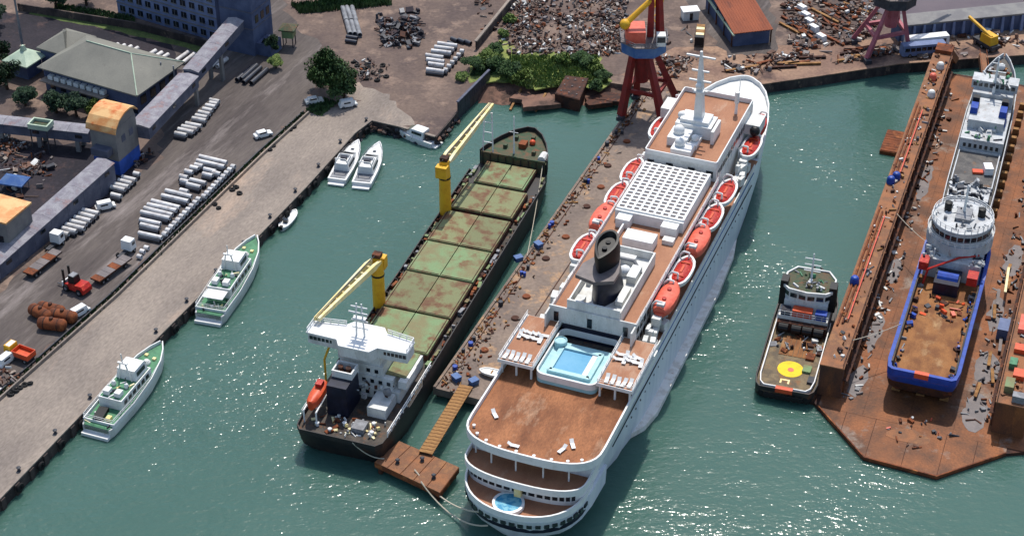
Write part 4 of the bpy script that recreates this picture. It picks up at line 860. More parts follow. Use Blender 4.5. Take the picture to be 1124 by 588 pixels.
b = MB(); scatter(b, rect_rand(-3.6, 3.6, 25, 40, 9.4), 70, (.4, 1.5), 1.3, 5); scatter(b, rect_rand(-3.8, 3.8, 40.5, 47, 14.4), 18, (.4, 1.2), .9, 5); tag(b.build('roof_clutter', ['greyship', 'steel', 'darksteel', 'patrolgreen', 'greyship'], gv), kind='stuff')
b = MB(); scatter(b, polyrand([(-4, 48), (4, 48), (2.6, 60), (.8, 64), (-.8, 64), (-2.6, 60)], 7.1), 80, (.4, 1.6), 1.0, 5); tag(b.build('foredeck_clutter', ['rust', 'darkrust', 'steel', 'timber', 'greyship'], gv), kind='stuff')
MB().ball((0, 61.6, 8.2), .9).build('bow_dome', 'cleanwhite', gv, True)

# ------------------------------------------------------------------ anchor handling tug outside the dock
tgx, tgy, TGH = P(866, 432, 2)[0] - .95, P(866, 432, 2)[1] + .3, 17
tug = ship_empty('work_vessel', 'black hulled tug supply vessel with yellow circle on aft deck', 'work vessel', tgx, tgy, TGH)
TS = [(-.4, 4.6, 3.4, 2, 1.5), (.6, 5.4, 4.4, 2, 1), (3, 5.8, 5.2, 2), (22, 5.9, 5.3, 2.1), (28, 5.7, 4.4, 2.8), (33, 4.4, 2.4, 3.6), (36.4, 2.3, .9, 4.2, -.6), (38, .6, .2, 4.4, -1)]
h = MB(); hull(h, TS); h.build('hull', 'blackhull', tug, True)
MB().prism(sym([(y, w_ - .3) for y, w_, *_ in TS[:5]]), 1.6, 2.14).build('aft_deck', 'tugdeck', tug)
ztb = lambda p: 3.0 + max(0, p[1] - 20) * .12
TW = [(w_ + .05, y) for y, w_, *_ in TS]; MB().strip([(-a, y) for a, y in reversed(TW)] + TW, lambda p: ztb(p) - 1.2, ztb, .25).build('bulwark', 'blackhull', tug)
MB().strip(([(-a + .7, y + .6) for a, y in reversed(TW[:4])] + [(a - .7, y + .6) for a, y in TW[:4]]), 2.14, 3.1, .2).build('crash_rail', 'cleanwhite', tug)
MB().bb(-1.6, 1.6, -.5, .5, 2.2, 3.1).build('stern_roller', 'orange', tug)
MB().lathe([(2.45, 0), (2.45, .05)], (0, 7.2, 2.14), 28).build('deck_circle', 'markyellow', tug); MB().lathe([(.6, 0), (.6, .04)], (.1, 7.0, 2.2), 18).build('circle_centre', 'salmon', tug)
for x0, x1, y0, y1 in ((-1.1, -.75, 2.6, 3.9), (.35, .7, 2.6, 3.9), (-.74, .34, 3.5, 3.9)): MB().bb(x0 - .2, x1 - .2, y0, y1, 2.14, 2.19).build('deck_letter', 'palewhiteyellow', tug)
b = MB(); scatter(b, rect_rand(-4.6, 4.6, 12, 19, 2.14), 36, (.4, 1.6), .9, 5); tag(b.build('deck_gear', ['rust', 'darksteel', 'steel', 'white', 'darkrust'], tug), kind='stuff')
for k in range(7): MB().bb(-3 + k * .9, -2.2 + k * .9, 11.2, 17.4, 2.14, 2.24).build('deck_board', 'osvdeck', tug)
h1 = MB().bb(-4.8, 4.8, 19.6, 31.4, 2.2, 5.2).build('lower_house', 'white', tug)
MB().bb(-4.8, 4.8, 18.4, 19.6, 2.2, 4.4).build('winch', 'darkrust', tug)
for x in (-3.4, -.9, 1.2, 3.4): MB().tube((x - .9, 18.2, 3.4), (x + .9, 18.2, 3.4), .9, .9, 12).build('winch_drum', 'black', tug)
MB().bb(-4.2, 4.2, 22, 31, 5.2, 7.2).build('middle_house', 'white', tug)
wp_ = [(-4.6, 23.6), (-3.4, 22.4), (0, 21.9), (3.4, 22.4), (4.6, 23.6), (4.6, 27.6), (3, 30), (-3, 30), (-4.6, 27.6)]
wh = MB().prism(wp_, 7.2, 9.4).build('wheelhouse', 'white', tug)
for (ax, ay), (bx, by) in zip(wp_, wp_[1:] + wp_[:1]):
    d = Vector((bx - ax, by - ay)); n_ = max(1, int(d.length / 1.2))
    for k in range(n_):
        p = Vector((ax, ay)) + d * ((k + .5) / n_); MB().box((p.x, p.y, 8.4), (d.length / n_ * .78, .14, .9), math.atan2(d.y, d.x)).build('window', 'glass', wh)
MB().prism([(x * 1.05, 26 + (y - 26) * 1.05) for x, y in wp_], 9.4, 9.6).build('wheelhouse_roof', 'greendeck', wh)
MB().strip([(x * 1.06, 26 + (y - 26) * 1.06) for x, y in wp_], 9.3, 9.9, .3, True).build('roof_edge', 'white', wh)
for x in (-4.7, 4.7): MB().taper(x - .8, x + .8, 23.2, 26, 5.2, 10.6, .1, .2).build('funnel', 'black', tug)
MB().bb(-2.2, 1.6, 19.8, 21.6, 5.2, 6.6).build('rescue_craft', 'orange', tug); MB().bb(2.2, 4.4, 19.8, 21.4, 5.2, 6.6).build('tarpaulin', 'blue', tug); MB().bb(-4.4, -2.6, 19.8, 21.4, 5.2, 6.4).build('tarpaulin', 'navy', tug)
b = MB(); b.tube((0, 27, 9.6), (0, 27.2, 15.4), .25, .12)
for z in (11.4, 12.8, 14.2): b.tube((-1.6, 27.1, z), (1.6, 27.1, z), .12)
b.build('mast', 'cleanwhite', tug)
b = MB(); scatter(b, rect_rand(-3, 3, 23.4, 29, 9.6), 22, (.4, 1.2), .7, 4); tag(b.build('roof_gear', ['white', 'greendeck', 'patrolgreen', 'steel'], tug), kind='stuff')
MB().rail([(-4.8, 19.7), (4.8, 19.7)], 5.2, 1, 1.2, .06).build('deck_rail', 'cleanwhite', tug)
b = MB(); b.ball((-1.6, 33, 4.8), .7); b.bb(-.8, 1.2, 32.4, 34, 3.9, 5); b.build('windlass', 'steel', tug)
tf = None
for k in range(9):
    a = -4.2 + k * 1.05
    if tf is None: tf = MB().lathe([(.2, -.2), (.55, -.2), (.65, 0), (.55, .2), (.2, .2)], n=10).build('stern_tyre', 'rubber', tug); o = tf
    else: o = tf.copy(); C.objects.link(o)
    o.location = (a, -.75 - (0 if abs(a) < 3.6 else -.4), 1.4); o.rotation_euler = (R(90), 0, 0)
# small landing raft between tug and dock, and the rusty raft farther up
ls = ship_empty('service_barge', 'small rusty service barge squeezed between black tug and dock wall', 'barge', *dock_pt(-18.6, 21)[:2], DKH)
MB().bb(-2.4, 2.4, -8, 8, -.8, 1.3).build('pontoon', 'darkrust', ls); MB().bb(-2.2, 2.2, -7.8, 7.8, 1.3, 1.36).build('deck', 'dockfloor', ls)
for x, y, c_ in ((-.8, 3, 'rust'), (.9, 5, 'darkrust'), (-.6, -1, 'hatchgreen'), (1, -4, 'darksteel')): MB().bb(x - .8, x + .8, y - 1, y + 1, 1.36, 2.6).build('deck_gear', c_, ls)
rf = ship_empty('timber_raft', 'square rusty raft moored against outer side of the dock wall', 'raft', *dock_pt(-18.6, 111)[:2], DKH)
MB().bb(-2.8, 2.8, -5, 5, -.6, .9).build('pontoon', 'rust', rf)
for k in range(9): MB().bb(-2.7, 2.7, -4.8 + k * 1.06, -3.85 + k * 1.06, .9, 1.02 + rnd.uniform(0, .06)).build('plank', 'rust', rf)

# ================================================================== SMALL CRAFT
def patrol_boat(a, b, label, awning):
    d = b - a; L_ = d.length; hd = math.atan2(d.x, d.y)
    t = thing('patrol_boat', label, 'patrol boat', (a.x, a.y, 0), -hd)
    k = L_ / 25.0
    st = [(0, 2.6, 2.2, 1.9), (1, 2.9, 2.5, 1.9), (8, 3.1, 2.7, 1.95), (15, 3.0, 2.3, 2.2), (20, 2.3, 1.3, 2.7), (23, 1.3, .5, 3.1, -.4), (25, .25, .1, 3.4, -1)]
    st = [(y * k, w_, wb, z, *[q * k for q in r_]) for y, w_, wb, z, *r_ in st]; t.scale = (1.1, 1, 1.05)
    h = MB(); hull(h, st, zb=-.8); h.build('hull', 'white', t, True)
    MB().prism(sym([(y, max(w_ - .3, .06)) for y, w_, *_ in st]), 1.0, lambda p: 2.0 + max(0, p[1] - 8 * k) * .085 / k).build('deck', 'patrolgreen', t)
    W_ = [(w_ + .04, y) for y, w_, *_ in st]
    MB().strip([(-x, y) for x, y in reversed(W_[1:])] + W_[1:], lambda p: 1.6 + max(0, p[1] - 8 * k) * .08 / k, lambda p: 2.55 + max(0, p[1] - 8 * k) * .09 / k, .2).build('bulwark', 'cleanwhite', t)
    MB().bb(-2.5, 2.5, -1.0 * k, .02, .1, .7).build('swim_platform', 'cleanwhite', t)
    hs = MB().bb(-2.2, 2.2, 5.5 * k, 16.5 * k, 2.0, 4.3).build('cabin', 'cleanwhite', t)
    for s_ in (-1, 1):
        for q in range(6): MB().bb(s_ * 2.16, s_ * 2.26, (6.4 + q * 1.6) * k, (7.4 + q * 1.6) * k, 3.0, 3.8).build('window', 'glass', hs)
    MB().bb(-2.0, 2.0, 5.8 * k, 16.2 * k, 4.3, 4.36).build('upper_deck', 'patrolgreen', t)
    wh = MB().taper(-1.9, 1.9, 11.6 * k, 16.0 * k, 4.36, 6.3, .25, .4).build('wheelhouse', 'cleanwhite', t)
    for q in range(4): MB().box((-1.3 + q * .87, 15.84 * k, 5.5), (.7, .12, .7), 0, -.2).build('window', 'glass', wh)
    for s_ in (-1, 1): MB().bb(s_ * 1.74, s_ * 1.86, 12.4 * k, 15.2 * k, 5.0, 5.8).build('window', 'glass', wh)
    MB().bb(-1.7, 1.7, 11.8 * k, 15.4 * k, 6.3, 6.42).build('roof', 'cleanwhite', wh)
    b = MB(); b.path([(-1.2, 11.4 * k, 4.4), (-.5, 11.2 * k, 8.2), (.5, 11.2 * k, 8.2), (1.2, 11.4 * k, 4.4)], .14); b.tube((0, 11.2 * k, 8.2), (0, 11.1 * k, 10.4), .1); b.bb(-.9, .9, 11 * k, 11.4 * k, 8.2, 8.4); b.build('mast', 'cleanwhite', t)
    for s_ in (-1, 1): MB().lathe([(.4, 0), (.45, .4), (.3, .9), (.1, 1)], (s_ * 1.2, 9.4 * k, 4.36), 9).build('ventilator', 'cleanwhite', t); MB().bb(s_ * .5, s_ * 1.6, 6.2 * k, 7.6 * k, 4.36, 5.3).build('locker', 'cleanwhite', t)
    MB().lathe([(.7, 0), (.7, .5), (.4, .9), (.1, 1)], (0, 19 * k, 2.8), 12).build('gun_mount', 'white', t)
    if awning: MB().bb(-1.9, 1.9, 2.4 * k, 5.2 * k, 3.9, 4.05).build('awning', 'cleanwhite', t)
    else:
        MB().box((-.6, 3.0 * k, 2.5), (1.7, 3.4, .8), .15).build('dinghy', 'black', t); MB().bb(.8, 1.6, 2 * k, 3 * k, 2, 2.8).build('locker', 'palewhiteyellow', t)
    q = MB(); scatter(q, rect_rand(-1.8, 1.8, 6.2 * k, 11 * k, 4.37), 14, (.25, .8), .6, 3); scatter(q, rect_rand(-2.2, 2.2, .6 * k, 5 * k, 2.02), 12, (.25, .8), .6, 3); tag(q.build('deck_gear', ['cleanwhite', 'palewhiteyellow', 'darksteel'], t), kind='stuff'); MB().rail([(-w_ * .95, y) for y, w_, *_ in reversed(st[1:])] + [(w_ * .95, y) for y, w_, *_ in st[1:]], 2.7, .8, 2, .04).build('deck_rail', 'cleanwhite', t)
    for x, y in ((-1, 21), (.8, 20.4)): MB().bb(x - .3, x + .3, y * k - .3, y * k + .3, 2.8, 3.4).build('mooring_bitts', 'palewhiteyellow', t)
patrol_boat(P(107, 478, 0), P(180, 393, 0), 'white patrol boat with green decks nearest the camera at the left quay', False)
patrol_boat(P(230, 354, 0), P(283, 276, 0), 'white and green patrol boat with aft awning, second along the left quay', True)

def yacht(a, b, label, W=2.2, full=True):
    d = b - a; L_ = d.length; k = L_ / 16.0
    t = thing('motor_yacht', label, 'motor yacht', (a.x, a.y, 0), -math.atan2(d.x, d.y))
    st = [(0, W * .92, W * .8, 1.3), (5, W, W * .85, 1.4), (9, W * .95, W * .7, 1.6), (12.5, W * .68, W * .36, 1.9), (15, W * .3, W * .1, 2.1, -.3), (16, W * .06, .05, 2.2, -.8)]
    st = [(y * k, w_, wb, z, *r_) for y, w_, wb, z, *r_ in st]
    h = MB(); hull(h, st, zb=-.5); h.build('hull', 'cleanwhite', t, True)
    MB().bb(-W * .8, W * .8, -1.1, .02, .15, .5).build('swim_platform', 'cleanwhite', t)
    MB().bb(-W * .75, W * .75, .5 * k, 3.6 * k, 1.36, 1.42).build('cockpit_floor', 'steel', t)
    cb = MB().loft([[(x, y * k, z) for x, z in ((-w_, 1.3), (-w_ * .8, zt), (w_ * .8, zt), (w_, 1.3))] for y, w_, zt in ((3.4, W * .8, 3.2), (7.6, W * .78, 3.2), (10.2, W * .6, 2.2), (13.4, W * .25, 2.1))]).build('cabin', 'cleanwhite', t, True)
    for s_ in (-1, 1): MB().box((s_ * W * .74, 5.8 * k, 2.5), (.1, 3.6 * k, .55), 0, 0, -s_ * .12).build('side_window', 'glass', cb)
    MB().box((0, 8.95 * k, 2.78), (W * 1.1, 1.7 * k, .08), 0, -.36).build('windscreen', 'glass', cb)
    if full:
        MB().strip([(-W * .6, 3.6 * k), (-W * .58, 6.6 * k), (W * .58, 6.6 * k), (W * .6, 3.6 * k)], 3.2, 3.9, -.12).build('flybridge', 'cleanwhite', t)
        MB().bb(-W * .3, W * .3, 5 * k, 5.8 * k, 3.2, 3.9).build('helm_seat', 'navy', t)
        b = MB(); b.path([(-W * .6, 3.7 * k, 3.2), (-W * .5, 3.2 * k, 4.6), (W * .5, 3.2 * k, 4.6), (W * .6, 3.7 * k, 3.2)], .12); b.build('radar_arch', 'cleanwhite', t)
    MB().bb(-.35, .35, 11.2 * k, 11.9 * k, 2.1, 2.25).build('deck_hatch', 'glass', t)
    MB().rail([(W * .9, 9 * k), (W * .64, 12.5 * k), (.1, 15.6 * k), (-W * .64, 12.5 * k), (-W * .9, 9 * k)], 1.8, .7, 1.2, .03).build('pulpit_rail', 'steel', t)
yacht(P(370, 202, 0), P(394, 162, 0), 'white motor yacht lying against the quay, left one of the rafted pair', 2.3)
yacht(P(397, 206, 0), P(417, 164, 0), 'white motor yacht on the water side of the rafted pair', 2.4)
yacht(P(478, 160, 0), P(432, 144, 0), 'single white motor yacht lying under the short quay corner', 1.9, False)
# small open dinghy
a, b_ = P(309, 254, 0), P(325, 234, 0)
dn = thing('dinghy', 'small white open motorboat alone beside the left quay', 'dinghy', (a.x, a.y, 0), -math.atan2((b_ - a).x, (b_ - a).y))
k = (b_ - a).length / 10.0
DST = [(y * k + 5 * k, w_ * .66) for y, w_ in BST]
MB().loft([[(w_, y, .9), (w_ * .8, y, .2), (w_ * .3, y, -.3), (-w_ * .3, y, -.3), (-w_ * .8, y, .2), (-w_, y, .9)] for y, w_ in DST]).build('hull', 'cleanwhite', dn, True)
MB().strip(sym(DST), .85, 1.05, .22, True).build('gunwale', 'cleanwhite', dn)
MB().bb(-.5, .5, 2.6 * k, 3.6 * k, .9, 1.7).build('console', 'glass', dn); MB().bb(-.3, .3, -.3, .3, .5, 1.4).build('outboard_motor', 'black', dn)

# ================================================================== MOORING PLATFORM AND GANGWAY
PLT = PX([(411, 507), (438, 484), (504, 513), (483, 541)], 2.3)
mp = thing('mooring_platform', 'rusty square mooring platform standing in water off the pier end', 'platform')
MB().prism(PLT, 1.2, 2.3).build('deck', 'rust', mp)
c0 = (Vector(PLT[0]) + Vector(PLT[1])) / 2; c1 = (Vector(PLT[2]) + Vector(PLT[3])) / 2
for i in range(5):
    t0, t1 = i / 5 + .006, (i + 1) / 5 - .006
    A, B, Cc, D = [Vector(q) for q in PLT]
    q = [A.lerp(D, t0), A.lerp(D, t1), B.lerp(Cc, t1), B.lerp(Cc, t0)]
    MB().prism([(x.x, x.y) for x in q], 2.3, 2.4 + rnd.uniform(0, .04)).build('deck_slab', 'dockwalltop', mp)
for q in PLT: 
    v = c0.lerp(c1, .5).lerp(Vector(q), .86); MB().tube((v.x, v.y, -4), (v.x, v.y, 1.3), .5).build('pile', 'darkrust', mp)
for f1, f2 in ((.25, .3), (.5, .7), (.8, .35)):
    v = Vector(PLT[0]).lerp(Vector(PLT[3]), f1).lerp(Vector(PLT[1]).lerp(Vector(PLT[2]), f1), f2); MB().lathe([(.4, 0), (.3, .2), (.28, .6), (.45, .7), (.3, .85)], (v.x, v.y, 2.42), 9).build('bollard', 'darksteel', mp)
gw = thing('gangway', 'narrow wooden gangway bridging pier end and mooring platform', 'gangway')
ga, gb = P(467, 497, 2.9), P(512, 423, 2.9); gd = (gb - ga).normalized(); gs = Vector((gd.y, -gd.x, 0))
q = MB(); n_ = 22
for s_ in (-1, 1): q.path([ga + gs * s_ * 1.0 - Vector((0, 0, .25)), gb + gs * s_ * 1.0 - Vector((0, 0, .25))], .22)
q.build('girder', 'rust', gw)
pk = None
for i in range(n_):
    p = ga.lerp(gb, (i + .5) / n_)
    if pk is None: pk = MB().bb(-1.3, 1.3, -.415, .415, 0, .1).build('plank', 'timber', gw); o = pk
    else: o = pk.copy(); C.objects.link(o)
    o.location = p; o.rotation_euler = (0, 0, math.atan2(gd.y, gd.x) - math.pi / 2)
for t in (.35, .7): p = ga.lerp(gb, t); MB().tube((p.x, p.y, -4), (p.x, p.y, 2.6), .3).build('pile', 'darkrust', gw)
def rope(name, label, a, b, sag, r=.11, m='rope'):
    a = Vector(a); b = Vector(b); pts = [a.lerp(b, k / 12) - Vector((0, 0, sag * 4 * (k / 12) * (1 - k / 12))) for k in range(13)]
    tag(MB().path(pts, r, 5).build(name, m), label, 'rope')
rope('mooring_line', 'pale mooring rope from platform to cruise ship stern, upper one', P(455, 515, 2.8), CR_M @ Vector((-5.5, -3.6, 5.5)), 2.4, .14)
rope('mooring_line', 'pale mooring rope from platform to cruise ship stern, lower slack one', P(462, 528, 2.8), CR_M @ Vector((-3.5, -4.9, 4.2)), 3.0, .14)
rope('mooring_line', 'mooring rope from cargo ship stern to the rusty platform', CG_M @ Vector((3, 0, 5.6)), P(422, 503, 2.8), 1.0, .11)
rope('mooring_line', 'thin mooring rope from cargo ship bow to the finger pier', CG_M @ Vector((6.4, 97.5, 8)), PP(46, .6) + (3.0,), 1.2, .08)
rope('mooring_line', 'thin mooring line from tug quarter up to the dock wall', (Matrix.Translation((tgx, tgy, 0)) @ Matrix.Rotation(R(-17), 4, 'Z')) @ Vector((5.6, 12, 3)), dock_pt(-12, 18, 8), .5, .08)
rope('mooring_line', 'thin line across dock from left wall to supply ship bow', dock_pt(-12, 70, 8.3), dock_pt(-3.5, 60, 8.8), .4, .07)
rope('mooring_line', 'thin line across dock from left wall to supply ship quarter', dock_pt(-12, 24, 8.3), dock_pt(-4.4, 32, 8.4), .3, .07)

# ================================================================== PIER CLUTTER
for k in range(16):
    t = rnd.uniform(3, 112); s_ = rnd.uniform(.9, 2.6); q = PP(t, s_)
    o = MB().tube((0, 0, 0), (0, 0, .95), .34 if k % 3 else .5, .34 if k % 3 else .5, 10).build('drum', 'blue' if k % 2 else 'darksteel')
    o.location = (q[0], q[1], GZ + .01); tag(o, ('blue' if k % 2 else 'dark') + ' drum standing among the clutter along the cargo ship side of the pier', 'drum', ('blue' if k % 2 else 'dark') + ' drums on the pier')
for k, (px, py, lab) in enumerate(((569, 286, 'blue skip at pier edge beside the cargo ship hatches'), (591, 271, 'blue skip farther up the pier edge towards the red crane'), (501, 417, 'blue tank at the pier end above the gangway'), (520, 421, 'small blue tank at the pier end beside cruise ship stern'))):
    p = P(px, py, GZ); o = MB().taper(-.75, .75, -.6, .6, 0, 1.1, -.12, -.1).build('skip', 'craneblue'); o.location = p; o.rotation_euler = (0, 0, rnd.uniform(0, 3)); tag(o, lab, 'skip')
for nm, t0, t1, n_, lab in (('pier_debris', 0, 26, 170, 'heap of rusty scrap, planks and hoses covering the pier end'), ('pier_debris', 26, 75, 150, 'strip of rusty scrap and timber along the middle pier edge'), ('pier_debris', 75, 118, 150, 'strip of scrap and fenders along the pier edge near the red crane')):
    b = MB(); scatter(b, lambda: PP(rnd.uniform(t0, t1), min(abs(rnd.gauss(0, 1.3 if t0 else 2.6)) + .4, 8)) + (GZ + .02,), n_, (.2, .8), .4, 7)
    tag(b.build(nm, ['rust', 'pierdeck', 'timber', 'palescrap', 'timber', 'rust', 'darkrust']), lab, 'debris', kind='stuff')
for k in range(9):
    q = PP(14 + k * 10.5 + rnd.uniform(-2, 2), rnd.uniform(3.5, 6.5)); b = MB()
    for j in range(3): b.lathe([(.5, 0), (.75 - .06 * j, .0), (.75 - .06 * j, .16), (.5, .16)], (0, 0, .17 * j), 14)
    o = b.build('rope_coil', 'darkrust' if k % 2 else 'rust'); o.location = (q[0], q[1], GZ + .02); o.scale = (1.15, 1.15, .6); tag(o, 'round rust brown coil of cable lying on the finger pier', 'coil', 'cable coils on the finger pier')
o = thing('tender_boat', 'small white boat stored on the pier end beside cruise ship', 'boat', P(540, 408, GZ + .9), R(70)); o.scale = (.55, .5, .6)
MB().loft([boat_ring(y, w_, 0, -1.4 + .03 * y * y) for y, w_ in BST]).build('hull', 'cleanwhite', o, True); MB().strip(sym(BST), -.1, .2, .5, True).build('gunwale', 'white', o); MB().bb(-.9, .9, -.3, .3, -.3, .1).build('thwart', 'timber', o)

# ================================================================== YARD BUILDINGS
def PY(px, py, Y):
    d = _fw * FPX + Vector((px - 562, 0, 0)) - _up * (py - 294); k = Y / d.y
    return Vector((d.x * k, Y, CAM_H + d.z * k))
YA = R(-24)                                     # lie of the left yard
def hip_roof(x0, x1, y0, y1, ze, zr, o_=1.0, inset_=None):
    ins = (y1 - y0) / 2 if inset_ is None else inset_; ym = (y0 + y1) / 2
    v = [(x0 - o_, y0 - o_, ze), (x1 + o_, y0 - o_, ze), (x1 + o_, y1 + o_, ze), (x0 - o_, y1 + o_, ze), (x0 + ins, ym, zr), (x1 - ins, ym, zr)]
    m_ = MB(); m_.add(v, [(0, 1, 5, 4), (1, 2, 5), (2, 3, 4, 5), (3, 0, 4), (3, 2, 1, 0)])
    m_.bb(x0 - o_, x1 + o_, y0 - o_, y1 + o_, ze - .3, ze - .02); return m_
hb = thing('yard_office', 'low building with wide grey green hip roof in the left yard', 'building', (-85.6, 363, GZ), R(-28))
MB().bb(-28, -.8, .8, 16, 0, 6.3).build('wall', 'walldark', hb)
rf_ = hip_roof(-28, 0, 0, 17, 6.6, 11.2, .6, 7.5).build('roof', 'roofgrey', hb)
b = MB(); b.tube((-20.5, 8.5, 11.25), (-7.5, 8.5, 11.25), .15); b.tube((-7.5, 8.5, 11.2), (.5, -.5, 6.7), .14); b.tube((-7.5, 8.5, 11.2), (.5, 17.5, 6.7), .14); b.build('ridge_cap', 'roofpale', rf_)
MB().bb(-35, -28, 8, 18, 0, 6.0).build('wing_wall', 'walldark', hb); hip_roof(-35, -27, 8, 18, 6.2, 9.4, .6, 4.6).build('wing_roof', 'roofgrey', hb)
for k in range(9): MB().bb(-26 + k * 1.9, -24.7 + k * 1.9, -.3, .75, 3.9, 4.9).build('air_conditioner', 'cleanwhite', hb)
MB().bb(-27.5, -9, -1.6, .7, 3.5, 3.8).build('balcony', 'concrete', hb)
for k in range(9): MB().bb(-26.5 + k * 3, -25 + k * 3, .7, .85, .8, 2.6).build('window', 'glass', hb)
for k in range(4): MB().bb(-.85, -.7, 2 + k * 3.6, 4 + k * 3.6, 2.6, 4.8).build('window', 'glass', hb)
for x in (-2.4, 1.2): MB().tube((x + .4, 12, 0), (x + .4, 12, 8.6), .18).build('vent_pipe', 'steel', hb)
pv = thing('pavilion', 'small square pavilion with pale pyramid roof left of hip roofed building', 'pavilion', P(30, 80, GZ), R(-28))
MB().bb(-2.6, 2.6, -2.6, 2.6, 0, 4.2).build('wall', 'walldark', pv); hip_roof(-3, 3, -3, 3, 4.2, 6.4, .8, 3).build('roof', 'roofpale', pv); MB().taper(-.6, .6, -.6, .6, 6.1, 7.4, .3, .3).build('cupola', 'roofpale', pv)
ob = thing('office_block', 'blue grey multi storey office block with rows of windows at top edge', 'building', (-94.9, 413.5, GZ), R(-30))
MB().bb(-6, 26, 0, 12, 0, 17).build('wall', 'wallblue', ob); MB().bb(-6.4, 26.4, -.4, 12.4, 17, 17.6).build('roof', 'roofgrey', ob)
for fl in range(5):
    MB().bb(-6.1, 26.1, -.14, .02, 3.0 + fl * 3.3, 3.25 + fl * 3.3).build('floor_band', 'towergrey', ob)
    for k in range(11):
        wd = MB().bb(-5 + k * 2.85, -3.4 + k * 2.85, -.1, .05, .9 + fl * 3.3, 2.4 + fl * 3.3).build('window', 'glass', ob)
        MB().bb(-5.1 + k * 2.85, -3.3 + k * 2.85, -.2, .02, .74 + fl * 3.3, .88 + fl * 3.3).build('sill', 'towergrey', wd)
        MB().bb(-4.25 + k * 2.85, -4.15 + k * 2.85, -.16, -.1, .9 + fl * 3.3, 2.4 + fl * 3.3).build('mullion', 'towergrey', wd)
# dark conveyor tower
t2 = thing('transfer_tower', 'tall dark blue conveyor tower with orange roof near top edge', 'tower', (-62.6, 393.3, GZ), R(-24))
MB().bb(-9, 0, 0, 9, 0, 20).build('wall', 'walldark', t2); MB().bb(-9.4, .4, -.4, 9.4, 20, 20.5).build('roof', 'towerroof', t2)
for z in (7, 11.5): MB().bb(-8.9, .12, -.12, 9, z, z + .3).build('floor_band', 'gallerywall', t2)
for k in range(3): MB().bb(0, .1, 1.4 + k * 2.6, 2.8 + k * 2.6, 8.2, 10.2).build('window', 'glass', t2)
MB().bb(.02, 4, 1, 6, 0, 3.2).build('annex', 'walldark', t2)
# grey tower with barrel roof
M0 = P(133, 193, GZ)
t1 = thing('grey_tower', 'grey conveyor tower with curved orange roof and blue painted foot', 'tower', M0, R(-23))
MB().bb(-6.6, 0, 0, 8, 3.6, 11.4).build('wall', 'towergrey', t1); MB().bb(-6.55, .02, -.02, 8.02, 0, 3.6).build('foot', 'towerblue', t1)
pr_ = [(-.5, 11.0), (-.1, 12.0), (1.4, 13.4), (3.6, 14.2), (5.8, 14.3), (7.4, 13.8), (8.5, 12.6)]
m_ = MB(); m_.loft([[(x, y, z) for y, z in pr_] + [(x, y, z - .35) for y, z in reversed(pr_)] for x in (-7.2, .5)]); m_.build('roof', 'towerroof', t1)
m_ = MB(); m_.loft([[(x, y, z - .3) for y, z in pr_[1:-1]] + [(x, 7.9, 11.3), (x, .1, 11.3)] for x in (-6.5, -.06)]); m_.build('gable', 'towergrey', t1)
MB().bb(-5.4, -1.2, -2.2, 0, 5.4, 7.0).build('hood', 'gallerywall', t1)
for k in range(2): MB().bb(0, .08, 2 + k * 3, 3.4 + k * 3, 7.4, 9).build('louvre', 'gallerywall', t1)
t3 = thing('corner_tower', 'small grey building with orange flat roof at the left picture edge', 'building', P(14, 286, GZ), R(-24))
MB().bb(-9, 0, 0, 8, 0, 9).build('wall', 'towergrey', t3); MB().bb(-9.3, .3, -.3, 8.3, 9, 9.4).build('roof', 'towerroof', t3)
for k in range(3): MB().bb(-7.6 + k * 2.5, -6.3 + k * 2.5, -.08, .02, 4, 5.6).build('window', 'glass', t3)
def gallery(name, label, A, B, w_, hw, legs=(), panels=0, ground=False):
    A = Vector(A); B = Vector(B); d = B - A; L_ = math.hypot(d.x, d.y); rz = math.atan2(d.y, d.x)
    g_ = thing(name, label, 'conveyor gallery', (A.x, A.y, 0), rz); zf = lambda x: A.z + d.z * x / L_
    n = max(1, int(L_ / 5))
    for k in range(n):
        x0, x1 = L_ * k / n + .03, L_ * (k + 1) / n - .03; m_ = MB()
        m_.loft([[(x, -w_ / 2 - .25, zf(x) - .45), (x, 0, zf(x)), (x, w_ / 2 + .25, zf(x) - .45), (x, w_ / 2 + .25, zf(x) - .6), (x, -w_ / 2 - .25, zf(x) - .6)] for x in (x0, x1)]); m_.build('roof_sheet', 'galleryroof', g_)
        m_ = MB(); zb_ = (lambda x: GZ) if ground else (lambda x: zf(x) - hw)
        m_.loft([[(x, -w_ / 2, zf(x) - .6), (x, w_ / 2, zf(x) - .6), (x, w_ / 2, zb_(x)), (x, -w_ / 2, zb_(x))] for x in (x0, x1)]); m_.build('wall_panel', 'gallerywall', g_)
        if k % 2 == 0:
            for s_ in (-1, 1): m_ = MB(); m_.box(((x0 + x1) / 2, s_ * (w_ / 2 + .03), zf((x0 + x1) / 2) - 1.7), (1.6, .08, .8)); m_.build('window', 'glass', g_)
    for f in legs:
        x = L_ * f
        for s_ in (-1, 1): MB().box((x, s_ * w_ * .42, (zf(x) - hw + GZ) / 2), (1.0, .7, zf(x) - hw - GZ)).build('support_leg', 'towergrey', g_)
    return g_
A1, B1 = P(16, 262, 7.0), P(116, 174, 9.0); dd = (B1 - A1); gallery('conveyor_gallery', 'long grey roofed gallery rising from left edge to the grey tower', A1 - dd * .6, B1, 4.2, 4, ground=True)
J = PY(207, 80, 371); gallery('conveyor_gallery', 'elevated grey gallery between grey tower and the middle support', PY(152, 137, 346), J, 4.6, 3.4, (.96,), 0)
gallery('conveyor_gallery', 'steep grey gallery climbing from middle support to dark blue tower', J + Vector((.3, .8, .5)), PY(259, 19, 392), 3.8, 3.0, (.5,))
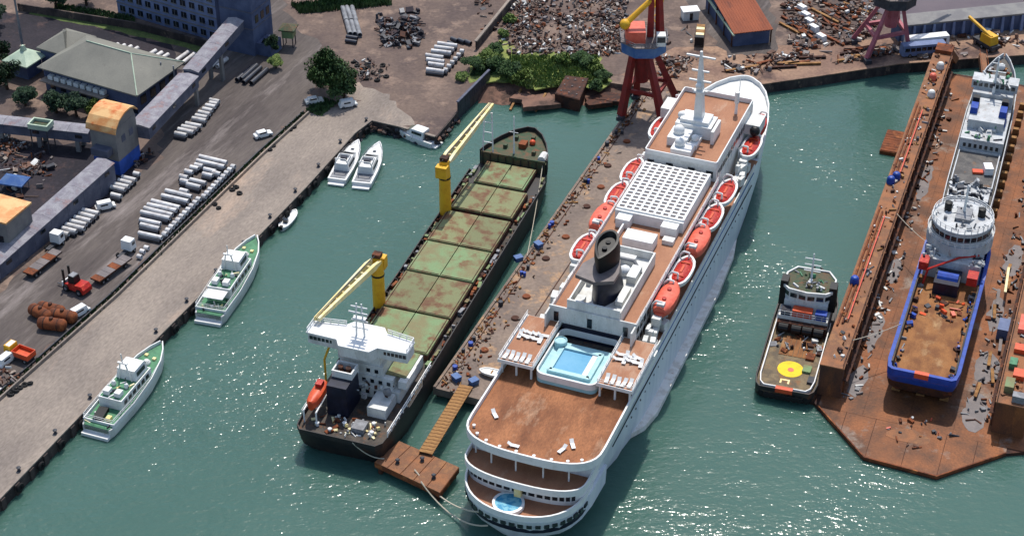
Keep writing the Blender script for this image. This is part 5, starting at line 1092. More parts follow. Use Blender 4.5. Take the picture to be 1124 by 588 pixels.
gallery('conveyor_gallery', 'low grey gallery running left from the grey tower past the trees', P(100, 140, 8.2), P(-40, 125, 8.2), 3.4, 3, (.1, .4, .7))
hp = thing('feed_hopper', 'square pale green hopper standing astride the low left gallery', 'hopper', P(45, 139, 8.4), R(-15))
m_ = MB(); m_.strip([(-2.4, -1.6), (2.4, -1.6), (2.4, 1.6), (-2.4, 1.6)], 0, 1.2, .35, True); m_.build('rim', 'roofpale', hp); MB().taper(-2, 2, -1.3, 1.3, .3, .5, .2, .2).build('grating', 'greendeck', hp)
for x in (-2, 2):
    for y in (-1.4, 1.4): MB().tube((x, y, -5.9), (x, y, .1), .15).build('leg', 'darksteel', hp)
lp = P(25, 52, GZ); o = thing('light_mast', 'tall thin steel mast rising beside the small pavilion at left', 'mast', lp)
MB().tube((0, 0, 0), (0, 0, 30), .35, .15).build('pole', 'steel', o); MB().bb(-1.4, 1.4, -.3, .3, 29.6, 30.2).build('lamp_bar', 'steel', o); MB().bb(-.6, .6, -.6, .6, 0, .5).build('base', 'concrete', o)
# rust roofed shed
rs = thing('rusty_shed', 'open shed with big rust red corrugated roof behind the north quay', 'shed', P(803.6, 52, GZ), R(13))
for k in range(14): MB().loft([[(-.2 + k * .73, y, z), (.16 + k * .73, y, z + .12), (.5 + k * .73, y, z), (.5 + k * .73, y, z - .1), (-.2 + k * .73, y, z - .1)] for y, z in ((-1, 4.2), (24, 6.6))]).build('roof_sheet', 'rustroof', rs)
MB().bb(.3, 9.6, 0.2, 22, 0, 4.0).build('wall', 'walldark', rs)
MB().bb(-.4, .1, -1.1, 22, 3.6, 4.0).build('gutter', 'roofpale', rs)
for k in range(4):
    for x in (-.1, 10): MB().bb(x - .15, x + .15, .2 + k * 6, .5 + k * 6, 0, 4.1 + k * .5).build('post', 'darkrust', rs)
# long wall / warehouse front at top right
wa, wb = P(986, 46, GZ), P(1130, 31, GZ); dd = wb - wa; L_ = math.hypot(dd.x, dd.y) * 1.6
lw = thing('warehouse_wall', 'long dark blue wall with pale coping and buttresses at top right', 'wall', wa, math.atan2(dd.y, dd.x))
MB().bb(0, L_, 0, 5, 0, 4.2).build('wall', 'walldark', lw); MB().bb(-.3, L_, -.5, 5.3, 4.2, 4.6).build('coping', 'towergrey', lw)
for k in range(int(L_ / 2.6)): MB().taper(.6 + k * 2.6, 1.4 + k * 2.6, -.9, .1, 0, 4.15, .1, .3).build('buttress', 'wallblue', lw)
# ================================================================== PORTAL CRANES
def beam(m_, a, b, w0, w1=None):
    a = Vector(a); b = Vector(b); w1 = w0 if w1 is None else w1; d = (b - a).normalized(); u = d.cross(Vector((0, 0, 1)))
    u = Vector((1, 0, 0)) if u.length < .05 else u.normalized(); v = d.cross(u)
    return m_.loft([[a + (u * i + v * j) * w0 / 2 for i, j in ((1, 1), (-1, 1), (-1, -1), (1, -1))], [b + (u * i + v * j) * w1 / 2 for i, j in ((1, 1), (-1, 1), (-1, -1), (1, -1))]])
def portal_crane(name, label, ft, plat, m_leg, m_plat, rz, jibdir, w0=2.0):
    c_ = thing(name, label, 'crane', (plat.x, plat.y, GZ), 0); L0 = lambda p: Vector(p) - Vector((plat.x, plat.y, GZ)); zp = plat.z - GZ
    tops = [Vector((2.4 * math.cos(R(a) + rz), 2.4 * math.sin(R(a) + rz), zp)) for a in (225, 315, 45, 135)]
    fl = [L0(f) for f in ft]
    for f, t in zip(fl, tops):
        beam(MB(), f + Vector((0, 0, .9)), t, w0 * .8, w0 * .6).build('leg', m_leg, c_)
        m_ = MB(); m_.box(f + Vector((0, 0, .55)), (1.5, 3.2, 1.0), rz); m_.build('bogie', 'darksteel', c_)
    for i in range(4):
        a, b = fl[i].lerp(tops[i], .42), fl[(i + 1) % 4].lerp(tops[(i + 1) % 4], .42); beam(MB(), a, b, .8).build('cross_beam', m_leg, c_)
    MB().tube((0, 0, zp * .5), (0, 0, zp), 1.5, 1.9, 12).build('pivot_column', m_leg, c_)
    oc = [(5.4 * math.cos(R(22.5 + 45 * k)), 5.4 * math.sin(R(22.5 + 45 * k))) for k in range(8)]
    MB().prism(oc, zp, zp + 2.6).build('slewing_platform', m_plat, c_); MB().prism([(x * 1.08, y * 1.08) for x, y in oc], zp + 2.6, zp + 2.8).build('platform_deck', 'greywing', c_)
    MB().rail([(x * 1.06, y * 1.06) for x, y in oc + oc[:1]], zp + 2.8, 1, 1.4, .06).build('platform_rail', 'steel', c_)
    MB().bb(-4.2, .2, -3.2, 2.4, zp + 2.8, zp + 5.6).build('machinery_house', 'salmon', c_)
    MB().bb(2.6, 4.6, -4.6, -2.4, zp + 2.8, zp + 5.4).build('operator_cab', 'white', c_); MB().bb(2.7, 4.5, -4.68, -4.58, zp + 3.8, zp + 5.1).build('cab_window', 'glass', c_)
    for s_ in (-1, 1): beam(MB(), (2.6 + s_ * 1.1, .6, zp + 2.8), (2.2 + s_ * .7, 1.6, zp + 17), 1.5, 1.0).build('a_frame', m_leg, c_)
    e = Vector(jibdir) * 34 + Vector((2, 2, zp + 6)); m_ = MB(); a = Vector((2.2, 2.4, zp + 5))
    for sx, sz in ((-1, -1), (1, -1), (1, 1), (-1, 1)): m_.path([a + Vector((sx * .9, 0, sz * .8)), e + Vector((sx * .35, 0, sz * .3))], .2)
    for k in range(12):
        p, q = a.lerp(e, k / 12), a.lerp(e, (k + 1) / 12); w_ = .9 - .55 * k / 12
        m_.path([p + Vector((-w_, 0, .7)), q + Vector((w_, 0, .5))], .1); m_.path([p + Vector((w_, 0, -.7)), q + Vector((-w_, 0, -.5))], .1)
    m_.build('jib', 'yellow', c_)
    m_ = MB(); a, b = Vector((-4.4, -1.5, zp + 6.8)), Vector((2.0, 1.5, zp + 12)); m_.tube(a, b, .7, .6, 10); m_.build('luffing_strut', 'yellow', c_); MB().ball(a, 1.25).build('counterweight', 'yellow', c_, True)
    return c_
ft = [(25.2, 363.5, GZ), (34.5, 359.7, GZ), (38.6, 369.4, GZ), (29.2, 373.2, GZ)]
portal_crane('portal_crane', 'tall red legged portal crane with blue slewing platform behind cruise ship bow', ft, PY(706, 53, 366.5), 'cranered', 'craneblue', R(-22), Vector((.25, .8, .55)))
pa_, pb_, pc_ = P(936, 46, GZ), P(951, 68, GZ), P(997, 57, GZ); pd_ = P(985, 38, GZ)
portal_crane('portal_crane', 'smaller faded pink portal crane on the north quay near dry dock', [pb_, pc_, pd_, pa_], PY(981, 2, 397), 'cranepink', 'darksteel', R(10), Vector((.5, .7, .5)), 1.3)

# ================================================================== PIPES STORED IN THE YARD
PIPE = {}; SKID = []
def pipe_obj(L_, r_, m_):
    key = (round(L_ * 2) / 2, r_, m_)
    if key not in PIPE:
        PIPE[key] = MB().pipe((-key[0] / 2, 0, 0), (key[0] / 2, 0, 0), r_, r_ * .2, 14).build('pipe', m_, None, True); return PIPE[key]
    o = PIPE[key].copy(); C.objects.link(o); return o
def pipes(origin, scale, rows, dirpx, label, group, r_=.5, m_='pipewhite', layer=0):
    for (x, y, n) in rows:
        a = P(origin[0] + x / scale, origin[1] + y / scale, GZ + r_ * 2); b = P(origin[0] + (x + dirpx[0] * n) / scale, origin[1] + (y + dirpx[1] * n) / scale, GZ + r_ * 2)
        d = b - a; o = pipe_obj(max(1.0, d.length), r_, m_); c_ = (a + b) / 2
        o.location = (c_.x, c_.y, GZ + r_ + .03 + layer); o.rotation_euler = (rnd.uniform(0, 6), 0, math.atan2(d.y, d.x) + rnd.uniform(-.025, .025))
        tag(o, label, 'pipe', group)
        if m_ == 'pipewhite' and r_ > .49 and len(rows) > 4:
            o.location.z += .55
            q = pipe_obj(max(1.0, d.length * .97), .46, 'pipedark'); q.location = (c_.x - .12, c_.y - .5, GZ + .48); q.rotation_euler = (0, 0, o.rotation_euler.z)  # added dark pipe, stands in for the black shade between stacked pipes
            tag(q, 'added dark pipe for shade gaps under the ' + group.replace('pipes of the ', '').replace('pipes ', 'stack '), 'pipe', 'added shade pipes, ' + group)
W1 = (1, .237)
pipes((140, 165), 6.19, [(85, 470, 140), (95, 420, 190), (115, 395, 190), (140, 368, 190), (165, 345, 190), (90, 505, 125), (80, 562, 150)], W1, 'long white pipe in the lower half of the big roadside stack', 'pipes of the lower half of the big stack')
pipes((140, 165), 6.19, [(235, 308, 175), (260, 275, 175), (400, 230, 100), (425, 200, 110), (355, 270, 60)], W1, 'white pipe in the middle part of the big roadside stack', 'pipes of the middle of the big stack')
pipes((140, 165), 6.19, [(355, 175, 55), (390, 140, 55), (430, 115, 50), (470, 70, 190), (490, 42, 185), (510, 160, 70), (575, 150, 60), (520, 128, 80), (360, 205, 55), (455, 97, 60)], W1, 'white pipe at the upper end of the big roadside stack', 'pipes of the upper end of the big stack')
sm = [(705 - k * 22, 108 + k * 22.5, 26) for k in range(10)] + [(470 - k * 23, 330 + k * 23.5, 26) for k in range(11)]
pipes((140, 165), 6.19, sm, W1, 'short white pipe piece in the row along the kerb beside the big stack', 'short pipe pieces beside the big stack', .55)
pipes((50, 190), 6.19, [(445, 95, 95), (470, 75, 95), (495, 50, 95), (520, 28, 95), (445, 145, 72), (600, 2, 40)], W1, 'white pipe in the small stack under the grey tower', 'pipes of the stack under the grey tower')
pipes((50, 190), 6.19, [(250, 250, 115), (225, 275, 115), (195, 300, 115), (165, 325, 118), (140, 350, 122), (112, 375, 100), (85, 400, 75)], W1, 'white pipe in the stack beside the parked lorry and long gallery', 'pipes of the stack by the long gallery')
pipes((190, 80), 6.19, [(10, 410, 85), (35, 385, 105), (60, 365, 105), (90, 345, 100), (130, 310, 95), (150, 290, 85), (175, 268, 75), (200, 245, 70), (225, 222, 60), (250, 185, 65), (250, 205, 50)], (1, .2), 'white pipe in the stack below the elevated gallery', 'pipes of the stack below the elevated gallery')
pipes((50, 190), 6.19, [(668, 490, 34), (640, 515, 34), (620, 550, 34)], W1, 'short white drum shaped pipe beside the lone truck cab', 'three short pipes beside the truck cab', .5)
pipes((100, 0), 4.887, [(105, 265, 40), (140, 270, 40), (175, 276, 40), (210, 284, 40), (310, 296, 38), (345, 306, 36), (385, 312, 30)], (1, -.62), 'pale pipe in the row behind the hip roofed building', 'pipes in the row behind the hip roof', .55)
pipes((100, 0), 4.887, [(455, 318, 65), (490, 328, 65)], (1, -.75), 'long pale pipe lying against the steep gallery', 'long pipes against the steep gallery', .5)
pipes((100, 0), 4.887, [(640, 350, 52), (676, 348, 52)], (1, -.8), 'pale pipe of the pair under the steep gallery', 'pair of pipes under the steep gallery', .5)
pipes((100, 0), 4.887, [(780, 420, 90), (815, 432, 95), (855, 436, 90), (800, 415, 90)], (1, -.85), 'dark steel pipe in the bundle at the foot of the dark tower', 'dark pipe bundle by the dark tower', .6, 'pipedark')
pipes((360, 0), 5.34, [(85, 32, 22), (112, 30, 22), (140, 30, 22), (108, 112, 22), (135, 112, 22), (162, 110, 24)], (1, 3.5), 'long grey pipe in the bundle by the hedge at top', 'pipe bundle by the top hedge', .62, 'steel')
pipes((360, 0), 5.34, [(105, 205, 70), (100, 228, 70)], (1, .15), 'dark timber baulk across the end of the top pipe bundle', 'dark baulks at the top pipe bundle', .5, 'pipedark')
pipes((360, 0), 5.34, [(640, 255, 120), (622, 276, 120), (604, 298, 120), (575, 325, 100), (580, 350, 100), (590, 375, 90), (575, 408, 110)], (1, .13), 'white pipe in the stack near the weedy retaining wall', 'pipes near the retaining wall')
pipes((360, 0), 5.34, [(775 - k * 19, 300 + k * 22, 22) for k in range(6)], (1, .13), 'short white pipe at the end of the stack near retaining wall', 'short pipes near the retaining wall', .5)
pipes((360, 0), 5.34, [(720, 215, 40), (762, 222, 40), (800, 230, 40), (700, 238, 40)], (1, .4), 'dark pipe with pale end behind the white stack near retaining wall', 'dark pipes near the retaining wall', .55, 'pipedark')

# ================================================================== VEHICLES AND PLANT
def wheels(t, pts, r_=.45, w_=.3):
    for x, y in pts:
        q = MB().tube((x - w_ / 2, y, r_), (x + w_ / 2, y, r_), r_, r_, 12); o = q.build('wheel', 'rubber', t); MB().tube((x - w_ / 2 - .02, y, r_), (x + w_ / 2 + .02, y, r_), r_ * .5, r_ * .5, 8).build('rim', 'steel', o)
def car(px, py, rz, m_, label, van=False):
    t = thing('van' if van else 'car', label, 'van' if van else 'car', P(px, py, GZ + .02), R(rz))
    MB().loft([[(-.85, y, .35), (.85, y, .35), (.85, y, z), (-.85, y, z)] for y, z in ((-2.1, .9), (-1.9, 1.0), (1.0, 1.0), (2.0, .85), (2.15, .6))]).build('body', m_, t)
    cb = MB().taper(-.82, .82, -1.9 if van else -1.6, 1.5 if van else .9, .98, 1.9 if van else 1.55, .12, .25).build('cabin', m_, t)
    MB().box((0, 1.25 if van else .72, 1.5 if van else 1.28), (1.35, .06, .5), 0, -.5).build('windscreen', 'glass', cb)
    for s_ in (-1, 1): MB().box((s_ * .78, -.3, 1.35), (.05, 1.6, .35), 0, 0, -s_ * .2).build('side_window', 'glass', cb); MB().bb(s_ * .5 - .15, s_ * .5 + .15, 2.08, 2.18, .6, .75).build('headlight', 'cleanwhite', t)
    wheels(t, [(-.8, -1.3), (.8, -1.3), (-.8, 1.35), (.8, 1.35)], .33, .22)
car(382, 117, -70, 'cleanwhite', 'white car parked on the quay pavement near the big tree', True)
car(289, 150, -60, 'cleanwhite', 'white car alone on the yard road near the kerb')
car(116, 229, -66, 'cleanwhite', 'small white van between two pipe stacks by the long gallery', True)
car(88, 345, -40, 'cleanwhite', 'small white van by the kerb below the red forklift', True)
car(345, 113, -70, 'white', 'white car beside the tree at the end of the kerb wall')
car(780, 17, 10, 'cleanwhite', 'white van parked in front of the rusty shed', True) if False else None
def truck_cab(px, py, rz, label, m_='cleanwhite'):
    t = thing('truck_cab', label, 'truck', P(px, py, GZ + .02), R(rz))
    cb = MB().taper(-1.2, 1.2, -1, 1, .9, 3.1, .08, .12).build('cab', m_, t); MB().box((0, -.99, 2.3), (2.0, .08, .9), 0, -.05).build('windscreen', 'glass', cb)
    for s_ in (-1, 1): MB().box((s_ * 1.17, -.2, 2.3), (.06, .9, .7)).build('side_window', 'glass', cb); MB().bb(s_ * .8 - .15, s_ * .8 + .15, -1.06, -.98, 1.1, 1.35).build('headlight', 'palewhiteyellow', t)
    MB().bb(-.5, .5, .6, 3.6, .7, 1.0).build('chassis', 'darksteel', t)
    wheels(t, [(-1, -.3), (1, -.3), (-1, 2.6), (1, 2.6)], .5, .35)
def trailer(a, b, label, m_='darkrust'):
    d = b - a; L_ = d.length; t = thing('flatbed_trailer', label, 'trailer', (a.x, a.y, GZ + .02), math.atan2(d.y, d.x) - math.pi / 2)
    MB().bb(-1.25, 1.25, 0, L_, 1.1, 1.35).build('bed', m_, t)
    n = int(L_ / 1.6)
    for k in range(n): MB().bb(-1.2, 1.2, L_ * k / n + .04, L_ * (k + 1) / n - .04, 1.35, 1.42).build('plank', 'greywing' if k % 3 else 'rust', t)
    for s_ in (-1, 1): MB().bb(s_ * .5 - .12, s_ * .5 + .12, .3, L_ - .3, .8, 1.1).build('girder', 'darksteel', t)
    wheels(t, [(s_ * 1.0, y) for s_ in (-1, 1) for y in (1.2, 2.4, L_ - 2)], .5, .35)
truck_cab(64, 268, -24 + 180, 'white truck cab at the near end of pipe stack by long gallery')
truck_cab(142, 276, -24 + 180, 'white truck cab standing alone between trailer and big pipe stack')
trailer(P(30, 300, GZ + 1.4), P(63, 274, GZ + 1.4), 'empty flatbed trailer behind the truck by the long gallery')
trailer(P(104, 307, GZ + 1.4), P(140, 281, GZ + 1.4), 'empty flatbed trailer on the kerb side of the yard road')
# red forklift
t = thing('forklift', 'red heavy forklift truck on the yard road at far left', 'forklift', P(84, 318, GZ + .02), R(58))
MB().loft([[(-1.3, y, .7), (1.3, y, .7), (1.2, y, z), (-1.2, y, z)] for y, z in ((-3.2, 1.6), (-2.6, 2.3), (0, 2.0), (1.8, 1.6))]).build('body', 'red', t)
cb = MB().taper(-.9, .9, -.7, 1.1, 1.9, 3.6, .15, .15).build('cab', 'black', t); MB().bb(-.75, .75, -.4, .9, 3.6, 3.72).build('roof', 'steel', cb)
for s_ in (-1, 1): MB().bb(s_ * .8 - .15, s_ * .8 + .15, 2.0, 2.4, .4, 4.6).build('mast_rail', 'black', t); MB().bb(s_ * .6 - .12, s_ * .6 + .12, 2.4, 4.4, .4, .55).build('fork', 'darksteel', t)
MB().bb(-1.2, 1.2, 2.3, 2.6, .6, 1.8).build('carriage', 'cleanwhite', t)
wheels(t, [(-1.2, -2), (1.2, -2), (-1.3, 1.4), (1.3, 1.4)], .75, .55)
# rusty tanks
for k, (px, py, rz, lab) in enumerate(((46, 349, -35, 'rust brown tank, leftmost of the four by the kerb'), (57, 345, -20, 'rust brown tank at the back of the four by the kerb'), (70, 352, -15, 'rust brown tank, rightmost at the back of the four'), (58, 361, -12, 'rust brown tank lying in front of the other three'))):
    t = thing('rusty_tank', lab, 'tank', P(px, py, GZ), R(rz))
    m_ = MB(); m_.loft([[(x, r_ * math.cos(a), 1.25 + r_ * math.sin(a)) for a in [6.283 * i / 14 for i in range(14)]] for x, r_ in ((-2.9, .4), (-2.7, 1.0), (-2.3, 1.25), (2.3, 1.25), (2.7, 1.0), (2.9, .4))]); m_.build('shell', 'rust', t, True)
    for x in (-1.4, 1.4): MB().tube((x - .1, 0, 1.25), (x + .1, 0, 1.25), 1.3, 1.3, 14).build('hoop', 'darkrust', t)
    MB().lathe([(.4, 0), (.4, .35), (.2, .4)], (0, 0, 2.45), 10).build('manhole', 'darkrust', t)
# orange lorry and white van at the bottom left
t = thing('orange_lorry', 'orange tipper lorry parked by the kerb at the left edge', 'lorry', P(22, 392, GZ + .02), R(62))
MB().bb(-1.2, 1.2, -3, 1.2, .7, 1.0).build('chassis', 'darksteel', t); m_ = MB(); m_.strip([(-1.25, -3.1), (1.25, -3.1), (1.25, .8), (-1.25, .8)], 1.0, 2.1, .12, True); m_.bb(-1.2, 1.2, -3, .7, 1.0, 1.3); m_.build('tipper_body', 'orange', t)
cb = MB().taper(-1.15, 1.15, 1.0, 2.8, .8, 2.7, .08, .2).build('cab', 'yellow', t); MB().box((0, 2.72, 2.1), (1.9, .08, .7), 0, .1).build('windscreen', 'glass', cb); MB().bb(-.9, .9, 1.3, 2.3, 2.7, 2.78).build('roof_panel', 'cleanwhite', cb)
wheels(t, [(-1.05, -2.2), (1.05, -2.2), (-1.05, 1.9), (1.05, 1.9)], .5, .35)
car(7, 398, -30, 'cleanwhite', 'white van cut by the left picture edge beside orange lorry', True)
def bus(px, py, rz, m_, label):
    t = thing('bus', label, 'bus', P(px, py, GZ + .02), R(rz)); bd = MB().taper(-1.25, 1.25, -5.5, 5.5, .5, 3.2, .1, .1).build('body', m_, t)
    for s_ in (-1, 1):
        for k in range(7): MB().bb(s_ * 1.19, s_ * 1.27, -4.9 + k * 1.4, -3.8 + k * 1.4, 1.7, 2.6).build('window', 'glass', bd)
    wheels(t, [(-1.1, -3.6), (1.1, -3.6), (-1.1, 3.4), (1.1, 3.4)], .5, .3)
bus(1016, 52, -78, 'cleanwhite', 'white bus parked on the north quay at the dock head')
bus(1012, 60, -80, 'wallblue', 'blue bus parked in front of the white bus at the dock head')
t = thing('loading_machine', 'yellow mobile crane on the north quay above the dock bow', 'machine', P(1082, 52, GZ + .02), R(30))
MB().bb(-1.4, 1.4, -3.4, 3.4, .8, 1.7).build('chassis', 'darksteel', t); MB().taper(-1.3, 1.3, -2.6, 1.2, 1.7, 3.9, .1, .2).build('body', 'yellow', t); MB().bb(.1, 1.3, 1.3, 2.8, 1.7, 3.4).build('cab', 'glass', t); MB().path([(-.6, -2, 3.8), (-.6, 6.5, 5.6)], .4, 8).build('boom', 'yellow', t); wheels(t, [(s_ * 1.3, y) for s_ in (-1, 1) for y in (-2.4, 0, 2.4)], .6, .4)
t = thing('flat_lorry', 'orange flat lorry with dark cab beside the rusty shed', 'lorry', P(768, 44, GZ + .02), R(-8))
MB().bb(-1.2, 1.2, -2.6, 4.4, 1.0, 1.3).build('bed', 'darkrust', t)
for k in range(4): MB().bb(-1.0, 1.0, -1.8 + k * 1.5, -.5 + k * 1.5, 1.3, 2.3).build('crate', 'timber' if k % 2 else 'palewhiteyellow', t)
MB().taper(-1.15, 1.15, -4.4, -2.7, .8, 2.9, .08, .15).build('cab', 'black', t); wheels(t, [(-1, -3.5), (1, -3.5), (-1, 2.8), (1, 2.8)], .5, .35)
MB_ = P(757, 20, GZ); o = thing('site_hut', 'small white site hut between red crane and rusty shed', 'hut', MB_, R(10)); MB().bb(-2, 2, -1.4, 1.4, 0, 2.4).build('wall', 'white', o); MB().bb(-2.2, 2.2, -1.6, 1.6, 2.4, 2.6).build('roof', 'cleanwhite', o); MB().bb(-.4, .4, -1.46, -1.38, .1, 2).build('door', 'glass', o)
o = thing('blue_canopy', 'small blue tarpaulin shelter in the coal yard at left edge', 'shelter', P(17, 207, GZ), R(-15)); hip_roof(-2.6, 2.6, -1.8, 1.8, 2.2, 3.2, .3, 1.2).build('roof', 'craneblue', o)
for x in (-2.4, 2.4):
    for y in (-1.6, 1.6): MB().bb(x - .08, x + .08, y - .08, y + .08, 0, 2.2).build('post', 'steel', o)
o = thing('watch_hut', 'small green topped watch hut beside the dark tower', 'hut', P(318, 50, GZ), R(-10)); hip_roof(-1.6, 1.6, -1.6, 1.6, 5, 6, .4, 1.6).build('roof', 'greendeck', o); MB().bb(-1.4, 1.4, -1.4, 1.4, 2.6, 5).build('cabin', 'hatchgreen', o)
for x in (-1.2, 1.2):
    for y in (-1.2, 1.2): MB().tube((x, y, 0), (x, y, 2.7), .14).build('leg', 'darksteel', o)

# ================================================================== SHORE OBJECTS
rw = thing('retaining_wall', 'dark sheet pile retaining wall at the head of the basin', 'wall')
pa_, pb_ = Vector((-12.4, 367)), Vector((-5.2, 382.3)); n_ = 14
for k in range(n_):
    a, b = pa_.lerp(pb_, k / n_), pa_.lerp(pb_, (k + .97) / n_); MB().strip([a, b], -1, 4.6 + rnd.uniform(-.1, .1), .5 if k % 2 else .3).build('sheet_pile', 'darksteel', rw)
MB().strip([pa_ + Vector((.05, -.05)), pb_ + Vector((.05, -.05))], 4.6, 4.9, .6).build('capping', 'gallerywall', rw)
yw = thing('yard_wall', 'long dark low wall running through weeds behind retaining wall', 'wall')
a, b = P(524, 55, GZ), P(570, -2, GZ); MB().strip([a, b], GZ, GZ + 2.2, .5).build('wall_run', 'quaywall', yw); MB().strip([a - Vector((.1, 0, 0)), b - Vector((.1, 0, 0))], GZ + 2.2, GZ + 2.45, .7).build('coping', 'concrete', yw)
t = thing('rusty_pontoon', 'rust brown box with pale bolts standing on the weedy shore', 'pontoon'); q = PX([(609, 103), (621, 83), (646, 86), (636, 110)], 3.4)
MB().prism(q, .2, 3.4).build('shell', 'darkrust', t); MB().prism([tuple(Vector(x).lerp(sum((Vector(y) for y in q), Vector((0, 0))) / 4, .04)) for x in q], 3.4, 3.5).build('lid', 'darkrust', t)
for i in range(3):
    for j in range(3): v = Vector(q[0]).lerp(Vector(q[3]), .18 + i * .32).lerp(Vector(q[1]).lerp(Vector(q[2]), .18 + i * .32), .18 + j * .32); MB().lathe([(.22, 0), (.22, .2), (.1, .25)], (v.x, v.y, 3.5), 8).build('bolt', 'greywing', t)
for k, (px, py, sx, sy, lab) in enumerate(((590, 112, 4.5, 3, 'broken concrete slab at water edge below the weeds'), (575, 108, 3, 1.4, 'tilted concrete slab at the left end of the slipway'), (667, 108, 4, 2.2, 'dark broken slab on shore beside the red crane leg'), (655, 112, 3, 2, 'small broken slab on shore right of the rusty pontoon'))):
    o = MB().prism(rough([(-sx, -sy), (sx, -sy), (sx * .8, sy), (-sx * .7, sy)], .4, 1.2), -.6, .5).build('broken_slab', 'beach' if k < 2 else 'darkrust'); o.location = P(px, py, 1.2); o.rotation_euler = (rnd.uniform(-.08, .08), rnd.uniform(-.06, .06), rnd.uniform(-.3, .3)); tag(o, lab, 'slab')
for k, (a, b, lab) in enumerate(((P(572, 98, 1.6), P(560, 121, .2), 'left timber beam sloping into the water on the slipway'), (P(599, 103, 1.6), P(588, 122, .2), 'right timber beam sloping into the water on the slipway'))): tag(beam(MB(), a, b, .5).build('slipway_beam', 'timber'), lab, 'beam')
# rubble along the corner of the left quay
b = MB()
for p, a in along(QUAY[6:11], .9):
    for k in range(3): b.cur = rnd.randrange(3); s_ = rnd.uniform(.4, 1.1); b.box((p.x + rnd.uniform(-.6, 1.0), p.y + rnd.uniform(-1.2, .3), rnd.uniform(.1, 1.8)), (s_, s_ * .8, s_ * .7), rnd.uniform(0, 3), rnd.uniform(-.5, .5), rnd.uniform(-.5, .5))
tag(b.build('quay_rubble', ['quaywall', 'darksteel', 'beach']), 'dark broken rubble lining the inner corner of the basin', 'rubble', kind='stuff')

# ================================================================== SCRAP
for nm, poly, n_, sz, hm, lab in (
    ('scrap_heap', [(566, 0), (690, 0), (684, 60), (655, 62), (560, 62), (545, 50)], 1500, (.25, 1.2), .8, 'wide field of scattered metal scrap and rubble left of the red crane'),
    ('scrap_heap', [(520, -10), (566, -8), (548, 40), (530, 44)], 60, (.4, 1.4), .6, 'thin scatter of rubble along the yard wall'),
    ('scrap_heap', [(858, 2), (968, -12), (960, 40), (930, 50), (868, 56)], 800, (.3, 1.6), .9, 'rusty steel scrap field right of the rusty shed'),
    ('scrap_heap', [(790, 62), (930, 56), (990, 48), (985, 60), (900, 74), (800, 84)], 200, (.5, 2.4), .8, 'rusty plates and beams strewn along the north quay'),
    ('scrap_heap', [(1000, 44), (1124, 34), (1124, 56), (1010, 66)], 130, (.5, 2.2), 1.0, 'scrap lying along the north quay at the dock head'),
    ('scrap_heap', [(412, 16), (458, 12), (470, 36), (455, 54), (420, 50)], 240, (.5, 2.2), 2.4, 'dark heap of twisted scrap in the open dirt yard'),
    ('scrap_heap', [(382, 62), (430, 72), (432, 86), (390, 90)], 60, (.3, 1.0), .5, 'scattered small dark tyres and stones right of the big tree'),
    ('scrap_heap', [(0, 150), (60, 165), (60, 190), (40, 215), (0, 225)], 190, (.4, 1.8), .9, 'clutter of machinery parts strewn in the coal yard'),
    ('scrap_heap', [(0, 400), (30, 410), (10, 428), (0, 430)], 40, (.4, 1.4), .7, 'rusty clutter by the kerb at the left picture edge'),
    ('scrap_heap', [(690, 60), (760, 20), (775, 60), (745, 86), (720, 90)], 110, (.4, 1.8), .7, 'steel parts scattered under and beside the red crane'),
    ('scrap_heap', [(144, 172), (170, 168), (164, 184), (146, 190)], 26, (.4, 1.3), .7, 'small heap of rusty parts beside the blue tower foot')):
    w_ = PX(poly, GZ); cx = sum(p[0] for p in w_) / len(w_); cy = sum(p[1] for p in w_) / len(w_); f0 = polyrand(w_, GZ + .02); b = MB(); cl = [f0() for _ in range(max(3, n_ // 28))]
    def f():
        if rnd.random() < .3: return f0()
        for _ in range(9):
            c0_ = rnd.choice(cl); q_ = (c0_[0] + rnd.gauss(0, 1.5), c0_[1] + rnd.gauss(0, 1.5))
            if inpoly(q_, w_): return q_[0], q_[1], c0_[2] + rnd.random() * .5
        return f0()
    if hm > 2:
        def f2():
            x, y, z = f(); r_ = math.hypot(x - cx, y - cy); return x, y, z + max(0, 2.6 - r_ * .42) * rnd.random()
        scatter(b, f2, n_, sz, 1.0, 8)
    else: scatter(b, f, n_, sz, hm, len(SCRAP))
    ms = SCRAP if hm < 2 else ['darksteel', 'darkrust', 'darksteel', 'coal', 'darkrust', 'steel', 'coal', 'darksteel']
    tag(b.build(nm, ms), lab, 'scrap', kind='stuff')
for k in range(34):                                    # long beams that can be told apart
    px, py = (rnd.uniform(865, 945), rnd.uniform(6, 52)) if k < 20 else (rnd.uniform(812, 985), rnd.uniform(60, 76) - 0)
    if k >= 20: py = 82 - (px - 812) * .12 - rnd.uniform(2, 14)
    p = P(px, py, GZ + .3); m_ = MB(); L_ = rnd.uniform(4, 11); m_.bb(-L_ / 2, L_ / 2, -.25, .25, -.25, -.17); m_.bb(-L_ / 2, L_ / 2, -.25, .25, .17, .25); m_.bb(-L_ / 2, L_ / 2, -.05, .05, -.17, .17)
    o = m_.build('steel_beam', rnd.choice(('rust', 'darkrust', 'rust', 'timber'))); o.location = p; o.rotation_euler = (0, 0, (R(-52) if k < 20 else R(10)) + rnd.uniform(-.3, .3)); o.scale = (1, 1.4, 1.2)
    tag(o, 'rusty steel beam lying in the scrap field right of the rusty shed' if k < 20 else 'rusty steel beam lying along the north quay edge', 'beam', 'beams in the scrap field' if k < 20 else 'beams on the north quay')
